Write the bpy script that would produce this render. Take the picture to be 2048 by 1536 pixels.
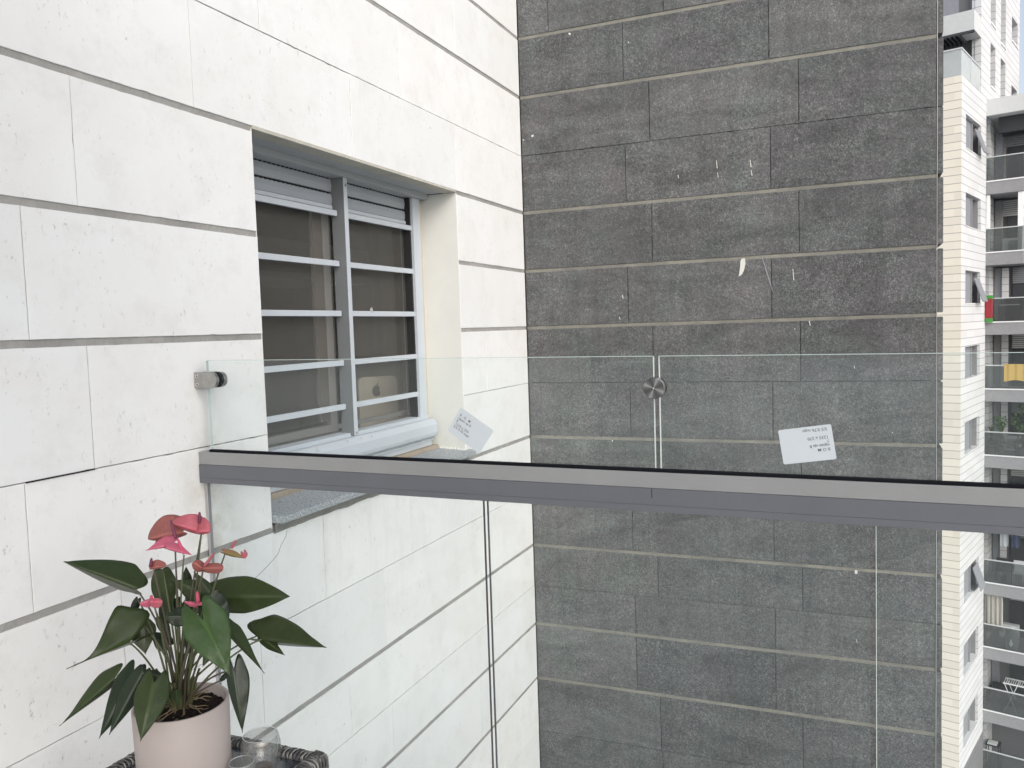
import bpy, bmesh, math, random
from mathutils import Vector, Matrix, noise
random.seed(7)
for o in list(bpy.data.objects): bpy.data.objects.remove(o)
SC = bpy.context.scene; COL = SC.collection
# ------------------------------------------------------------------ camera (origin = camera, z up, floor at -1.5)
F = 1645.8029; YAW, PIT, ROL = [math.radians(a) for a in (22.8379263, -3.84183824, -1.85973972)]
_cy, _sy, _cp, _sp = math.cos(YAW), math.sin(YAW), math.cos(PIT), math.sin(PIT)
FW = Vector((_cy*_cp, _sy*_cp, _sp)); _r = Vector((_sy, -_cy, 0)); _u = _r.cross(FW)
RT = math.cos(ROL)*_r + math.sin(ROL)*_u; UP = -math.sin(ROL)*_r + math.cos(ROL)*_u
cam = bpy.data.cameras.new('camera'); co = bpy.data.objects.new('camera', cam); COL.objects.link(co)
cam.sensor_width = 36; cam.lens = F/2048*36; cam.clip_start = .05; cam.clip_end = 2000
co.matrix_world = Matrix(((RT.x, UP.x, -FW.x, 0), (RT.y, UP.y, -FW.y, 0), (RT.z, UP.z, -FW.z, 0), (0, 0, 0, 1)))
SC.camera = co
# ------------------------------------------------------------------ world, sun, exposure
SUN_EL, SUN_AZ = math.radians(33), math.radians(226)     # azimuth measured from +X towards +Y
w = bpy.data.worlds.new('World'); SC.world = w; w.use_nodes = True
nt = w.node_tree; bg = nt.nodes['Background']
sk = nt.nodes.new('ShaderNodeTexSky'); sk.sky_type = 'NISHITA'; sk.sun_disc = False
sk.sun_elevation = SUN_EL; sk.sun_rotation = math.pi/2-SUN_AZ
sk.air_density = 1.0; sk.dust_density = 3.5; sk.ozone_density = 1.0
hs = nt.nodes.new('ShaderNodeHueSaturation'); hs.inputs['Saturation'].default_value = .52; nt.links.new(sk.outputs[0], hs.inputs['Color'])
nt.links.new(hs.outputs[0], bg.inputs[0]); bg.inputs[1].default_value = .15
sl = bpy.data.lights.new('sun', 'SUN'); sl.energy = .5; sl.angle = math.radians(60); sl.color = (.96, .98, 1)
so = bpy.data.objects.new('sun', sl); COL.objects.link(so)
sd = Vector((math.cos(SUN_EL)*math.cos(SUN_AZ), math.cos(SUN_EL)*math.sin(SUN_AZ), math.sin(SUN_EL)))
so.rotation_euler = sd.to_track_quat('Z', 'Y').to_euler(); so.location = (0, 0, 20)
SC.view_settings.view_transform = 'Standard'; SC.view_settings.look = 'None'
SC.view_settings.exposure = 0.62; SC.view_settings.gamma = 1
SC.cycles.max_bounces = 8; SC.cycles.transparent_max_bounces = 24

# ------------------------------------------------------------------ helpers
def ray(x, y): return RT*((x-1024)/F) + UP*((768-y)/F) + FW
def on(ax, c, x, y):                    # the point of a photographed spot on the plane axis = c
    d = ray(x, y); return d*(c/d[ax])
def tag(o, label=None, cat=None, group=None, kind=None):
    if label: o['label'] = label
    if cat: o['category'] = cat
    if group: o['group'] = group
    if kind: o['kind'] = kind
    return o
def thing(name, label, cat, loc=(0, 0, 0), group=None):
    o = bpy.data.objects.new(name, None); COL.objects.link(o); o.location = loc; o.empty_display_size = .1
    return tag(o, label, cat, group)
class MB:
    def __init__(s): s.v = []; s.f = []; s.m = []; s.M = None
    def P(s, p):
        s.v.append(tuple(s.M @ Vector(p)) if s.M else tuple(p)); return len(s.v)-1
    def F(s, idx, m=0): s.f.append(tuple(idx)); s.m.append(m)
    def box(s, x0, x1, y0, y1, z0, z1, m=0):
        i = [s.P((x, y, z)) for z in (z0, z1) for y in (y0, y1) for x in (x0, x1)]
        for q in ((0, 2, 3, 1), (4, 5, 7, 6), (0, 1, 5, 4), (2, 6, 7, 3), (0, 4, 6, 2), (1, 3, 7, 5)): s.F([i[k] for k in q], m)
        return s
    def prism(s, poly, fn, a, b, m=0):   # poly of 2-D points, fn(p,q,t)->xyz, extruded t=a..b
        A = [s.P(fn(p, q, a)) for p, q in poly]; B = [s.P(fn(p, q, b)) for p, q in poly]; n = len(poly)
        s.F(A[::-1], m); s.F(B, m)
        for k in range(n): s.F((A[k], A[(k+1) % n], B[(k+1) % n], B[k]), m)
        return s
    def tube(s, pts, r, n=8, m=0, cap=True):
        pts = [Vector(p) for p in pts]; R = r if isinstance(r, (list, tuple)) else [r]*len(pts)
        rings = []; ref = Vector((0, 0, 1))
        for i, p in enumerate(pts):
            d = (pts[min(i+1, len(pts)-1)]-pts[max(i-1, 0)]).normalized()
            if abs(d.dot(ref)) > .95: ref = Vector((1, 0, 0))
            a = d.cross(ref).normalized(); b = d.cross(a).normalized(); ref = b.cross(d) if False else ref
            rings.append([s.P(p+(a*math.cos(k*2*math.pi/n)+b*math.sin(k*2*math.pi/n))*R[i]) for k in range(n)])
        for i in range(len(rings)-1):
            for k in range(n): s.F((rings[i][k], rings[i][(k+1) % n], rings[i+1][(k+1) % n], rings[i+1][k]), m)
        if cap: s.F(rings[0][::-1], m); s.F(rings[-1], m)
        return s
    def lathe(s, prof, c, n=48, m=0, axis='z', closed=False):
        rings = []
        for r, h in prof:
            ring = []
            for k in range(n):
                a = 2*math.pi*k/n; p, q = r*math.cos(a), r*math.sin(a)
                off = {'z': (p, q, h), 'x': (h, p, q), 'y': (p, h, q)}[axis]
                ring.append(s.P((c[0]+off[0], c[1]+off[1], c[2]+off[2])))
            rings.append(ring)
        for i in range(len(rings)-1):
            for k in range(n): s.F((rings[i][k], rings[i][(k+1) % n], rings[i+1][(k+1) % n], rings[i+1][k]), m)
        if closed: s.F(rings[0][::-1], m); s.F(rings[-1], m)
        return s
    def build(s, name, mats, parent=None, smooth=False, bevel=0, fix=True):
        me = bpy.data.meshes.new(name); me.from_pydata(s.v, [], s.f)
        mats = mats if isinstance(mats, (list, tuple)) else [mats]
        for m_ in mats: me.materials.append(m_)
        me.polygons.foreach_set('material_index', s.m)
        if fix:
            bm = bmesh.new(); bm.from_mesh(me); bmesh.ops.recalc_face_normals(bm, faces=bm.faces); bm.to_mesh(me); bm.free()
        if smooth:
            for p in me.polygons: p.use_smooth = True
        o = bpy.data.objects.new(name, me); COL.objects.link(o)
        if parent:
            o.parent = parent; o.matrix_parent_inverse = Matrix.Translation(parent.location).inverted() if parent.type == 'EMPTY' else Matrix()
        if bevel:
            b = o.modifiers.new('bevel', 'BEVEL'); b.width = bevel; b.segments = 2; b.limit_method = 'ANGLE'
        return o

# ------------------------------------------------------------------ materials
def mat(name, col, rough=.6, metal=0, spec=.5):
    m = bpy.data.materials.new(name); m.use_nodes = True; b = m.node_tree.nodes['Principled BSDF']
    b.inputs['Base Color'].default_value = (*col, 1); b.inputs['Roughness'].default_value = rough
    b.inputs['Metallic'].default_value = metal; b.inputs['Specular IOR Level'].default_value = spec
    return m
class N:
    def __init__(s, m): s.t = m.node_tree; s.b = s.t.nodes['Principled BSDF']; s.co = s.t.nodes.new('ShaderNodeTexCoord').outputs['Object']
    def new(s, k, **kw):
        n = s.t.nodes.new(k)
        for a, b in kw.items(): setattr(n, a, b)
        return n
    def link(s, a, b): s.t.links.new(a, b)
    def map(s, scale=(1, 1, 1), rot=(0, 0, 0), loc=(0, 0, 0)):
        n = s.new('ShaderNodeMapping'); n.inputs['Scale'].default_value = scale; n.inputs['Rotation'].default_value = rot
        n.inputs['Location'].default_value = loc; s.link(s.co, n.inputs[0]); return n.outputs[0]
    def noise(s, scale, det=4, rough=.6, vec=None, dist=0):
        n = s.new('ShaderNodeTexNoise'); n.inputs['Scale'].default_value = scale; n.inputs['Detail'].default_value = det
        n.inputs['Roughness'].default_value = rough; n.inputs['Distortion'].default_value = dist
        s.link(vec or s.co, n.inputs['Vector']); return n.outputs['Fac']
    def ramp(s, fac, *st):
        n = s.new('ShaderNodeValToRGB'); e = n.color_ramp.elements
        while len(e) < len(st): e.new(.5)
        for k, (p, c) in enumerate(st): e[k].position = p; e[k].color = (c, c, c, 1) if not isinstance(c, tuple) else (*c, 1)
        s.link(fac, n.inputs[0]); return n.outputs[0]
    def mix(s, fac, a, b, mode='MIX'):
        n = s.new('ShaderNodeMix', data_type='RGBA', blend_type=mode)
        for k, x in ((0, fac), (6, a), (7, b)):
            if isinstance(x, (int, float)): n.inputs[k].default_value = x
            elif isinstance(x, tuple): n.inputs[k].default_value = (*x, 1)
            else: s.link(x, n.inputs[k])
        return n.outputs[2]
    def math(s, op, a, b=0, c=None):
        n = s.new('ShaderNodeMath', operation=op)
        for k, x in enumerate((a, b, c)):
            if x is None: continue
            if isinstance(x, (int, float)): n.inputs[k].default_value = x
            else: s.link(x, n.inputs[k])
        return n.outputs[0]
    def bump(s, h, st, dist=.001):
        n = s.new('ShaderNodeBump'); n.inputs['Strength'].default_value = st; n.inputs['Distance'].default_value = dist
        s.link(h, n.inputs['Height']); s.link(n.outputs[0], s.b.inputs['Normal']); return n
    def isl(s): return s.new('ShaderNodeNewGeometry').outputs['Random Per Island']
    def sep(s, vec=None):
        n = s.new('ShaderNodeSeparateXYZ'); s.link(vec or s.co, n.inputs[0]); return n.outputs
    def base(s, c): s.link(c, s.b.inputs['Base Color'])

def m_white_stone():
    m = mat('white_limestone', (.78, .76, .73), .62, 0, .35); n = N(m)
    isl = n.isl(); c = n.mix(isl, (.74, .75, .755), (.79, .79, .785))
    big = n.noise(2.2, 5, .65, dist=.4); c = n.mix(n.ramp(big, (.42, 0), (.75, .55)), c, (.68, .665, .64))
    cl = n.noise(9, 5, .7); c = n.mix(n.ramp(cl, (.50, 0), (.78, .5)), c, (.61, .60, .585))
    pv = n.map((1, 1, .55)); pit = n.noise(60, 6, .78, pv); patch = n.noise(5.5, 3, .6)
    pm = n.math('MULTIPLY', n.ramp(pit, (.59, 0), (.64, 1)), n.ramp(patch, (.45, .05), (.64, .95)))
    c = n.mix(n.math('MULTIPLY', pm, .75), c, (.36, .345, .33))
    v = n.new('ShaderNodeTexVoronoi'); v.inputs['Scale'].default_value = 13; n.link(n.co, v.inputs['Vector'])
    dot = n.ramp(v.outputs['Distance'], (.05, 1), (.11, 0)); sel = n.ramp(v.outputs['Color'], (.82, 0), (.86, 1))
    c = n.mix(n.math('MULTIPLY', n.math('MULTIPLY', dot, sel), .55), c, (.33, .31, .29))
    c = n.mix(n.ramp(n.noise(3.1, 2, .5, n.map((1, 1, 1), loc=(3, 5, 1))), (.68, 0), (.8, .3)), c, (.70, .62, .50))
    sp = n.sep()
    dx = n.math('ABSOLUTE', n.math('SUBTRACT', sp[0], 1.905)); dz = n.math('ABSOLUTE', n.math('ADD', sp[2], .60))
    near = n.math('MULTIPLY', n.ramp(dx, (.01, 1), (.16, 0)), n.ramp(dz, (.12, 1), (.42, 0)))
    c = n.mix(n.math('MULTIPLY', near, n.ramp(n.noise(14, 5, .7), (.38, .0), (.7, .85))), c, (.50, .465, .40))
    dr = n.math('MULTIPLY', n.ramp(n.noise(1, 4, .65, n.map((19, 1, 1.6))), (.52, 0), (.78, .4)), n.math('MULTIPLY', n.ramp(n.math('ADD', sp[2], 1.6), (.35, 0), (.93, 1), (.955, 0)), n.math('MULTIPLY', n.math('GREATER_THAN', sp[0], 2.17), n.math('LESS_THAN', sp[0], 3.72))))
    c = n.mix(dr, c, (.55, .535, .50))
    n.base(c)
    h = n.math('ADD', n.noise(35, 5, .6), n.math('MULTIPLY', pm, -1.2)); n.bump(h, .25, .0015)
    return m
def m_dark_stone():
    m = mat('dark_basalt', (.11, .11, .11), .75, 0, .4); n = N(m)
    f1 = n.noise(120, 2, .9); f2 = n.noise(62, 2, .8)
    mod = n.noise(3.2, 5, .65, dist=.6); h = n.math('ADD', n.math('MULTIPLY', f1, .62), n.math('MULTIPLY', f2, .38))
    c = n.ramp(h, (.37, (.012, .012, .013)), (.45, (.072, .074, .075)), (.54, (.128, .129, .129)), (.66, (.33, .328, .32)))
    c = n.mix(n.ramp(mod, (.35, .0), (.75, .5)), c, (.105, .106, .106))
    isl = n.isl(); c = n.mix(.42, c, n.mix(isl, (.062, .065, .069), (.122, .122, .121)), 'MIX')
    st = n.noise(1.5, 4, .6, n.map((1, 1, .5))); c = n.mix(n.ramp(st, (.5, 0), (.8, .3)), c, (.125, .122, .118))
    tint = n.mix(n.ramp(n.noise(4.5, 3, .6, n.map((1, 1, 1), loc=(7, 2, 9))), (.35, 0), (.65, 1)), (.93, 1.0, .98), (1.03, .98, 1.02))
    c = n.mix(1.0, c, tint, 'MULTIPLY')
    blot = n.noise(2.4, 6, .75, n.map((1, .8, 2.2), loc=(1, 4, 2)), dist=1.0); c = n.mix(1.0, c, n.ramp(blot, (.30, .60), (.5, .93), (.72, 1.30)), 'MULTIPLY')
    stk = n.noise(1, 4, .6, n.map((1, 16, 1.1), loc=(0, 3, 2))); c = n.mix(1.0, c, n.ramp(stk, (.33, .88), (.5, 1.0), (.70, 1.10)), 'MULTIPLY')
    n.base(c); n.bump(h, .8, .004); return m
def m_mortar(name, a, b_):
    m = mat(name, a, .9, 0, .2); n = N(m)
    c = n.mix(n.ramp(n.noise(7, 5, .7), (.35, 0), (.65, 1)), a, b_)
    c = n.mix(n.ramp(n.noise(70, 3, .6), (.45, 0), (.75, .4)), c, tuple(x*.6 for x in a)); n.base(c); n.bump(n.noise(60, 5, .7), .6, .003); return m
def m_granite():
    m = mat('grey_granite', (.3, .32, .34), .5, 0, .4); n = N(m)
    c = n.ramp(n.noise(220, 3, .75), (.36, (.10, .115, .13)), (.5, (.27, .29, .31)), (.62, (.62, .64, .66)))
    c = n.mix(n.ramp(n.noise(12, 4, .6), (.4, 0), (.7, .45)), c, (.34, .36, .38)); n.base(c); n.bump(n.noise(200, 3), .3, .001); return m
def m_metal(name, col, rough=.38, metal=.0, streak=True):
    m = mat(name, col, rough, metal, .5); n = N(m)
    c = n.mix(n.ramp(n.noise(6, 4, .6, n.map((1, 1, 1))), (.35, 0), (.7, .35)), col, tuple(x*.82 for x in col))
    c = n.mix(n.ramp(n.noise(260, 2, .5), (.62, 0), (.72, .25)), c, tuple(min(1, x*1.3) for x in col)); n.base(c); return m
def m_brushed():
    m = mat('brushed_steel', (.42, .41, .39), .32, 1); n = N(m)
    c = n.mix(n.noise(60, 3, .6), (.30, .29, .28), (.5, .49, .47)); n.base(c); return m
def m_glass(name, tint, add=.04, rough=0.02, var=1, film=(.74, .76, .76)):
    m = bpy.data.materials.new(name); m.use_nodes = True; t = m.node_tree; t.nodes.clear()
    o = t.nodes.new('ShaderNodeOutputMaterial'); tr = t.nodes.new('ShaderNodeBsdfTransparent'); tr.inputs[0].default_value = (*tint, 1)
    gl = t.nodes.new('ShaderNodeBsdfGlossy'); gl.inputs['Roughness'].default_value = rough; gl.inputs[0].default_value = (1, 1, 1, 1)
    lw = t.nodes.new('ShaderNodeLayerWeight'); lw.inputs[0].default_value = .5
    pw = t.nodes.new('ShaderNodeMath'); pw.operation = 'POWER'; pw.inputs[1].default_value = 4.5; t.links.new(lw.outputs['Facing'], pw.inputs[0])
    fr = t.nodes.new('ShaderNodeMath'); fr.operation = 'MULTIPLY_ADD'; fr.inputs[1].default_value = .8 if 'cup' in name else .6; fr.inputs[2].default_value = .09 if 'cup' in name else .016; t.links.new(pw.outputs[0], fr.inputs[0])
    mx = t.nodes.new('ShaderNodeMixShader'); t.links.new(fr.outputs[0], mx.inputs[0]); t.links.new(tr.outputs[0], mx.inputs[1]); t.links.new(gl.outputs[0], mx.inputs[2])
    di = t.nodes.new('ShaderNodeBsdfDiffuse'); di.inputs[0].default_value = (*film, 1)   # dust film on the pane, which also carries painted haze and sky reflection
    nz = t.nodes.new('ShaderNodeTexNoise'); nz.inputs['Scale'].default_value = 3; nz.inputs['Detail'].default_value = 5
    tc = t.nodes.new('ShaderNodeTexCoord'); t.links.new(tc.outputs['Object'], nz.inputs['Vector'])
    mr = t.nodes.new('ShaderNodeMapRange'); mr.inputs[1].default_value = .35; mr.inputs[2].default_value = .75; mr.inputs[3].default_value = add*(1-.5*var); mr.inputs[4].default_value = add*(1+.6*var)
    t.links.new(nz.outputs['Fac'], mr.inputs[0])
    m2 = t.nodes.new('ShaderNodeMixShader'); t.links.new(mr.outputs[0], m2.inputs[0]); t.links.new(mx.outputs[0], m2.inputs[1]); t.links.new(di.outputs[0], m2.inputs[2])
    t.links.new(m2.outputs[0], o.inputs[0]); return m
def m_screen():
    m = bpy.data.materials.new('insect_screen'); m.use_nodes = True; t = m.node_tree; t.nodes.clear()
    o = t.nodes.new('ShaderNodeOutputMaterial'); tr = t.nodes.new('ShaderNodeBsdfTransparent')
    di = t.nodes.new('ShaderNodeBsdfDiffuse')
    tc = t.nodes.new('ShaderNodeTexCoord'); wv = t.nodes.new('ShaderNodeTexNoise'); wv.inputs['Scale'].default_value = 1
    mp = t.nodes.new('ShaderNodeMapping'); mp.inputs['Scale'].default_value = (420, 1, 25); t.links.new(tc.outputs['Object'], mp.inputs[0]); t.links.new(mp.outputs[0], wv.inputs['Vector'])
    r = t.nodes.new('ShaderNodeValToRGB'); r.color_ramp.elements[0].color = (.10, .096, .088, 1); r.color_ramp.elements[1].color = (.19, .182, .168, 1)
    r.color_ramp.elements[0].position = .3; r.color_ramp.elements[1].position = .7
    t.links.new(wv.outputs['Fac'], r.inputs[0]); t.links.new(r.outputs[0], di.inputs[0])
    mx = t.nodes.new('ShaderNodeMixShader'); mx.inputs[0].default_value = .42; t.links.new(tr.outputs[0], mx.inputs[1]); t.links.new(di.outputs[0], mx.inputs[2])
    t.links.new(mx.outputs[0], o.inputs[0]); return m
MBK = mat('joint_shadow', (.10, .098, .094), .9)
WS, DS = m_white_stone(), m_dark_stone()
MOW = m_mortar('grey_mortar', (.37, .36, .345), (.27, .265, .255)); MOD = m_mortar('beige_mortar', (.25, .242, .21), (.17, .166, .15))
MOS = m_mortar('dark_mortar', (.24, .235, .21), (.15, .148, .135))
GRAN = m_granite(); ALU = m_metal('painted_aluminium', (.50, .54, .585), .45); ALUS = m_metal('shutter_grey', (.36, .385, .42), .5)
ALUD = m_metal('header_grey', (.38, .395, .41), .5)
RAIL = m_metal('anodised_rail', (.125, .132, .15), .45, .1); CHAN = m_metal('anodised_channel', (.285, .29, .295), .4, .2)
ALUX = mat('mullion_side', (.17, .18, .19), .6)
RUB = mat('black_rubber', (.008, .009, .012), .8, 0, .1); DARKM = mat('dark_gap', (.015, .015, .016), .8); STEEL = m_brushed()
PLAS = m_metal('cream_render', (.70, .70, .665), .8); CAULK = mat('beige_caulk', (.52, .47, .38), .8); WOOD = m_mortar('brown_strip', (.40, .33, .26), (.33, .28, .22))
GLASS = m_glass('railing_glass', (.980, .996, .993), .013, .02, 1, (.64, .78, .82)); GEDGE = mat('polished_glass_edge', (.50, .58, .57), .15); SCREEN = m_screen()  # bluish film tint paints the haze over the railing glass
GEDGED = mat('dark_glass_edge', (.05, .06, .065), .3)
GEDGEL = mat('bright_glass_edge', (.80, .86, .84), .12)
PAPER = mat('label_paper', (.55, .60, .64), .7); INK = mat('label_ink', (.16, .18, .2), .8)

# ================================================================== STONE WALLS
JZ = [('J', 2.665), ('t', 2.332), ('J', 1.999), ('J', 1.6657), ('J', 1.3323), ('t', .999), ('J', .672), ('J', .3335), ('J', .0012), ('t', -.3232), ('J', -.6442),
      ('t', -.966), ('J', -1.2994), ('t', -1.5465), ('J', -1.7827), ('J', -2.1193), ('t', -2.446), ('J', -2.78), ('t', -3.11), ('J', -3.44), ('J', -3.77), ('t', -4.1), ('J', -4.43)]
HW = {'J': .0095, 't': .0009}
def slab(mb, fn, u0, u1, z0, z1, dep, rng, back=.026, jit=.0005, ch=.0008):
    """a stone slab: ragged outline in (u,z), small arris, sides going back; fn(u,z,d) -> xyz with d outwards"""
    pts = []
    def edge(a, b):
        L = math.dist(a, b); n = max(2, int(L/.022)); nx, nz = (b[1]-a[1])/L, -(b[0]-a[0])/L
        for k in range(n):
            t = k/n; j = abs(rng.gauss(0, jit)); 
            if rng.random() < .02: j += rng.uniform(.0008, .003)
            if k == 0: j = 0
            pts.append((a[0]+(b[0]-a[0])*t-nx*j, a[1]+(b[1]-a[1])*t-nz*j))
    c = [(u0, z0), (u1, z0), (u1, z1), (u0, z1)]
    for k in range(4): edge(c[k], c[(k+1) % 4])
    cu, cz = (u0+u1)/2, (z0+z1)/2
    def ins(p): 
        return (p[0]+(ch if p[0] < cu else -ch)*(1 if abs(p[0]-cu) > (u1-u0)/2-.01 else 0), p[1]+(ch if p[1] < cz else -ch)*(1 if abs(p[1]-cz) > (z1-z0)/2-.01 else 0))
    A = [mb.P(fn(*ins(p), dep)) for p in pts]; B = [mb.P(fn(*p, dep-ch)) for p in pts]; D = [mb.P(fn(*p, dep-back)) for p in pts]
    n = len(pts); mb.F(A)
    for k in range(n):
        q = (k+1) % n; mb.F((A[k], B[k], B[q], A[q])); mb.F((B[k], D[k], D[q], B[q]))
rng = random.Random(11)
# --- white wall: plane y = 1.8, facing -y
WX = {3: [3.698, 2.62, 1.55], 4: [2.242, 3.149, 1.2], 5: [1.93, 2.76, 3.657, .9], 6: [1.51, .5], 7: [1.353, .3], 8: [1.509, 3.939, .6], 9: [1.315, .2],
      10: [1.562, 2.458, 3.092, 3.984, .7], 11: [1.1, 2.091, 2.852], 12: [1.5, 2.579, 3.75], 13: [1.9, 2.873], 14: [2.6, 3.731, 1.5]}
OX0, OX1, OZ0, OZ1 = 2.18, 3.655, -.6442, .672
CX = 4.5262
ww = thing('stone_wall', 'white limestone clad wall with grey mortar joints and a barred window in it', 'wall', (0, 1.8, -1.5))
fW = lambda u, z, d: (u, 1.8-d, z)
mb = MB()
for k in range(len(JZ)-1):
    z1 = JZ[k][1]-HW[JZ[k][0]]; z0 = JZ[k+1][1]+HW[JZ[k+1][0]]
    js = sorted(WX.get(k, [rng.uniform(-.6, .2)+i*.95 for i in range(5)])); js = [j for j in js if j < CX-.1]
    xs = [-2.0]+js+[CX-.004]
    for a, b in zip(xs, xs[1:]):
        segs = [(a, b)]
        if 6 <= k <= 9: segs = [(a, min(b, OX0)), (max(a, OX1), b)]
        for p, q in segs:
            if q-p < .02: continue
            slab(mb, fW, p+.0008, q-.0008, z0, z1, rng.uniform(-.0009, .0009), rng)
mb.build('stone_cladding', WS, ww, fix=True)
mb = MB()                       # mortar bed behind, with the window opening
yb, ye = 1.8042, 2.062
for kd, zj in JZ:
    if kd == 'J':
        if OZ0+.05 < zj < OZ1-.05: mb.box(-2.0, OX0-.0005, yb, 1.815, zj-.012, zj+.012).box(OX1+.0005, CX, yb, 1.815, zj-.012, zj+.012)
        elif abs(zj-OZ1) < .01: mb.box(-2.0, OX0-.0005, yb, 1.815, zj-.012, zj+.012).box(OX1+.0005, CX, yb, 1.815, zj-.012, zj+.012)
        else: mb.box(-2.0, CX, yb, 1.815, zj-.012, zj+.012)
mb.build('mortar', MOW, ww)
mb = MB(); yb = 1.8155
mb.box(-2.0, OX0-.0035, yb, ye, -4.4, 2.66).box(OX1+.0035, CX+.69, yb, ye, -4.4, 2.66).box(OX0-.0035, OX1+.0035, 1.8155, ye, .684, 2.66).box(OX0-.0035, OX1+.0035, yb, ye, -4.4, -.66)
mb.build('backing', MBK, ww)
# hairline crack below the sill
cr = [(574, 1061), (571, 1074), (562, 1090), (556, 1108), (544, 1122), (530, 1137), (518, 1149), (510, 1156)]
mb = MB()
for a, b in zip(cr, cr[1:]):
    A, B = on(1, 1.8, *a), on(1, 1.8, *b); mb.tube([(A.x, 1.7996, A.z), (B.x, 1.7996, B.z)], .0011, 4)
mb.build('crack', mat('crack_dark', (.25, .24, .23), .9), ww)
mb = MB()                       # open dark slot between two slabs, upper bedding of course T2
A, B = on(1, 1.8, 50, 967), on(1, 1.8, 189, 938.5); mb.box(A.x, B.x, 1.7968, 1.7985, -.3250, -.3214)
mb.build('open_joint', DARKM, ww)

# --- dark wall: plane x = CX, facing -x, y from 1.8 down to -.36
DX = {0: [1.185, .413], 1: [1.046, .273], 2: [1.612, .955, .2], 3: [1.183, .414], 4: [1.043, .272], 5: [1.182, .412], 6: [1.041, .275], 7: [1.184, .414], 8: [1.049, .273], 9: [1.185, .414],
      10: [1.046, .274], 11: [1.188, .416], 12: [1.047, .273], 13: [1.182, .413], 14: [1.182, .414], 15: [1.048, .278]}
dw = thing('stone_wall', 'dark grey basalt clad wall with beige mortar joints, at right angles to the white wall', 'wall', (CX, .7, -1.5))
fD = lambda u, z, d: (CX-d, u, z); fR = lambda u, z, d: (u, -.3605-d-.0245, z)
mb = MB(); me_ = MB()
for k in range(len(JZ)-1):
    z1 = JZ[k][1]-HW[JZ[k][0]]; z0 = JZ[k+1][1]+HW[JZ[k+1][0]]
    ys = [-.356]+sorted(DX.get(k, [.4, 1.18] if k % 2 else [.27, 1.04]))+[1.797]
    for a, b in zip(ys, ys[1:]): slab(mb, fD, a+.001, b-.001, z0-.0004, z1+.0004, rng.uniform(-.0012, .0012), rng, jit=.0006, ch=.0012)
    slab(me_, fR, CX+.001, CX+.7, z0+rng.uniform(0, .002), z1-rng.uniform(0, .003), rng.uniform(-.001, .001), rng, back=.0235, jit=.0016, ch=.004)
mb.build('stone_cladding', DS, dw); me_.build('corner_cladding', DS, dw)
mb = MB()
for kd, zj in JZ:
    if kd == 'J': mb.box(CX+.0042, CX+.69, -.357, 1.7995, zj-.0115, zj+.0115)
mb.build('mortar', MOD, dw)
mb = MB(); mb.box(CX+.014, CX+.68, -.355, 1.8150, -4.4, 2.66); mb.build('backing', MBK, dw)
mb = MB(); mb.box(CX-.0005, CX+.004, -.3598, -.3572, -4.4, 2.66); mb.build('corner_sealant', mat('pale_sealant', (.42, .42, .42), .7), dw)
# paint splashes and chips on the basalt
PM = mat('dried_white_paint', (.58, .57, .54), .8)
def fleck(poly, pl, c, m, name, par, off):
    mb = MB(); pts = [on(pl, c, *p) for p in poly]
    cx = sum((p for p in pts), Vector())/len(pts)
    for p in pts: p[pl] = c+off
    f = [mb.P(p) for p in pts]; b = []
    for p in pts: q = p.copy(); q[pl] = c-off*.5; b.append(mb.P(q))
    mb.F(f)
    for k in range(len(f)): mb.F((f[k], f[(k+1) % len(f)], b[(k+1) % len(f)], b[k]))
    mb.build(name, m, par)
fleck([(1484, 517), (1490, 517), (1491, 527), (1488, 540), (1484, 549), (1477.5, 553), (1479, 544), (1480.5, 532), (1481, 522)], 0, CX, PM, 'paint_mark', dw, -.0035)
for (x, y, h, sw) in [(1433, 321, 16, 1.1), (1435, 345, 10, .7), (1500.5, 320, 14, 1.2), (1502.5, 341, 10, 1.0), (1356, 350, 6, .7), (1586, 538, 22, .9), (1619, 642, 9, 1.4), (1708, 731, 6, .7), (1239, 634, 5, .7), (1245, 590, 7, .7), (1713, 1279, 6, .8), (1589, 656, 3, .9)]:
    poly = []
    n = 6
    for k in range(n): poly.append((x-sw*random.uniform(.4, 1.1)+k*.3, y+h*k/(n-1)))
    for k in range(n)[::-1]: poly.append((x+sw*random.uniform(.3, 1.1)+k*.3, y+h*k/(n-1)))
    fleck(poly, 0, CX, PM, 'paint_mark', dw, -.0032)
for (x, y, r) in [(1065, 272, 3.0), (1047, 280, 1.3), (1140, 68, 2.6), (1257, 85, 1.2), (1712, 1144, 3.6), (1225, 881.5, 1.6), (1785, 865, 1.1)]:
    fleck([(x+r*random.uniform(.6, 1.2)*math.cos(a), y+r*random.uniform(.6, 1.2)*math.sin(a)) for a in [k*math.pi/4 for k in range(8)]], 0, CX, PM, 'mortar_splash', dw, -.0032)
fleck([(1524, 516), (1525.5, 515.5), (1535, 545), (1546, 582), (1545, 583), (1533, 547)], 0, CX, mat('scratch', (.24, .25, .27), .8), 'scratch', dw, -.0026)

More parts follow.
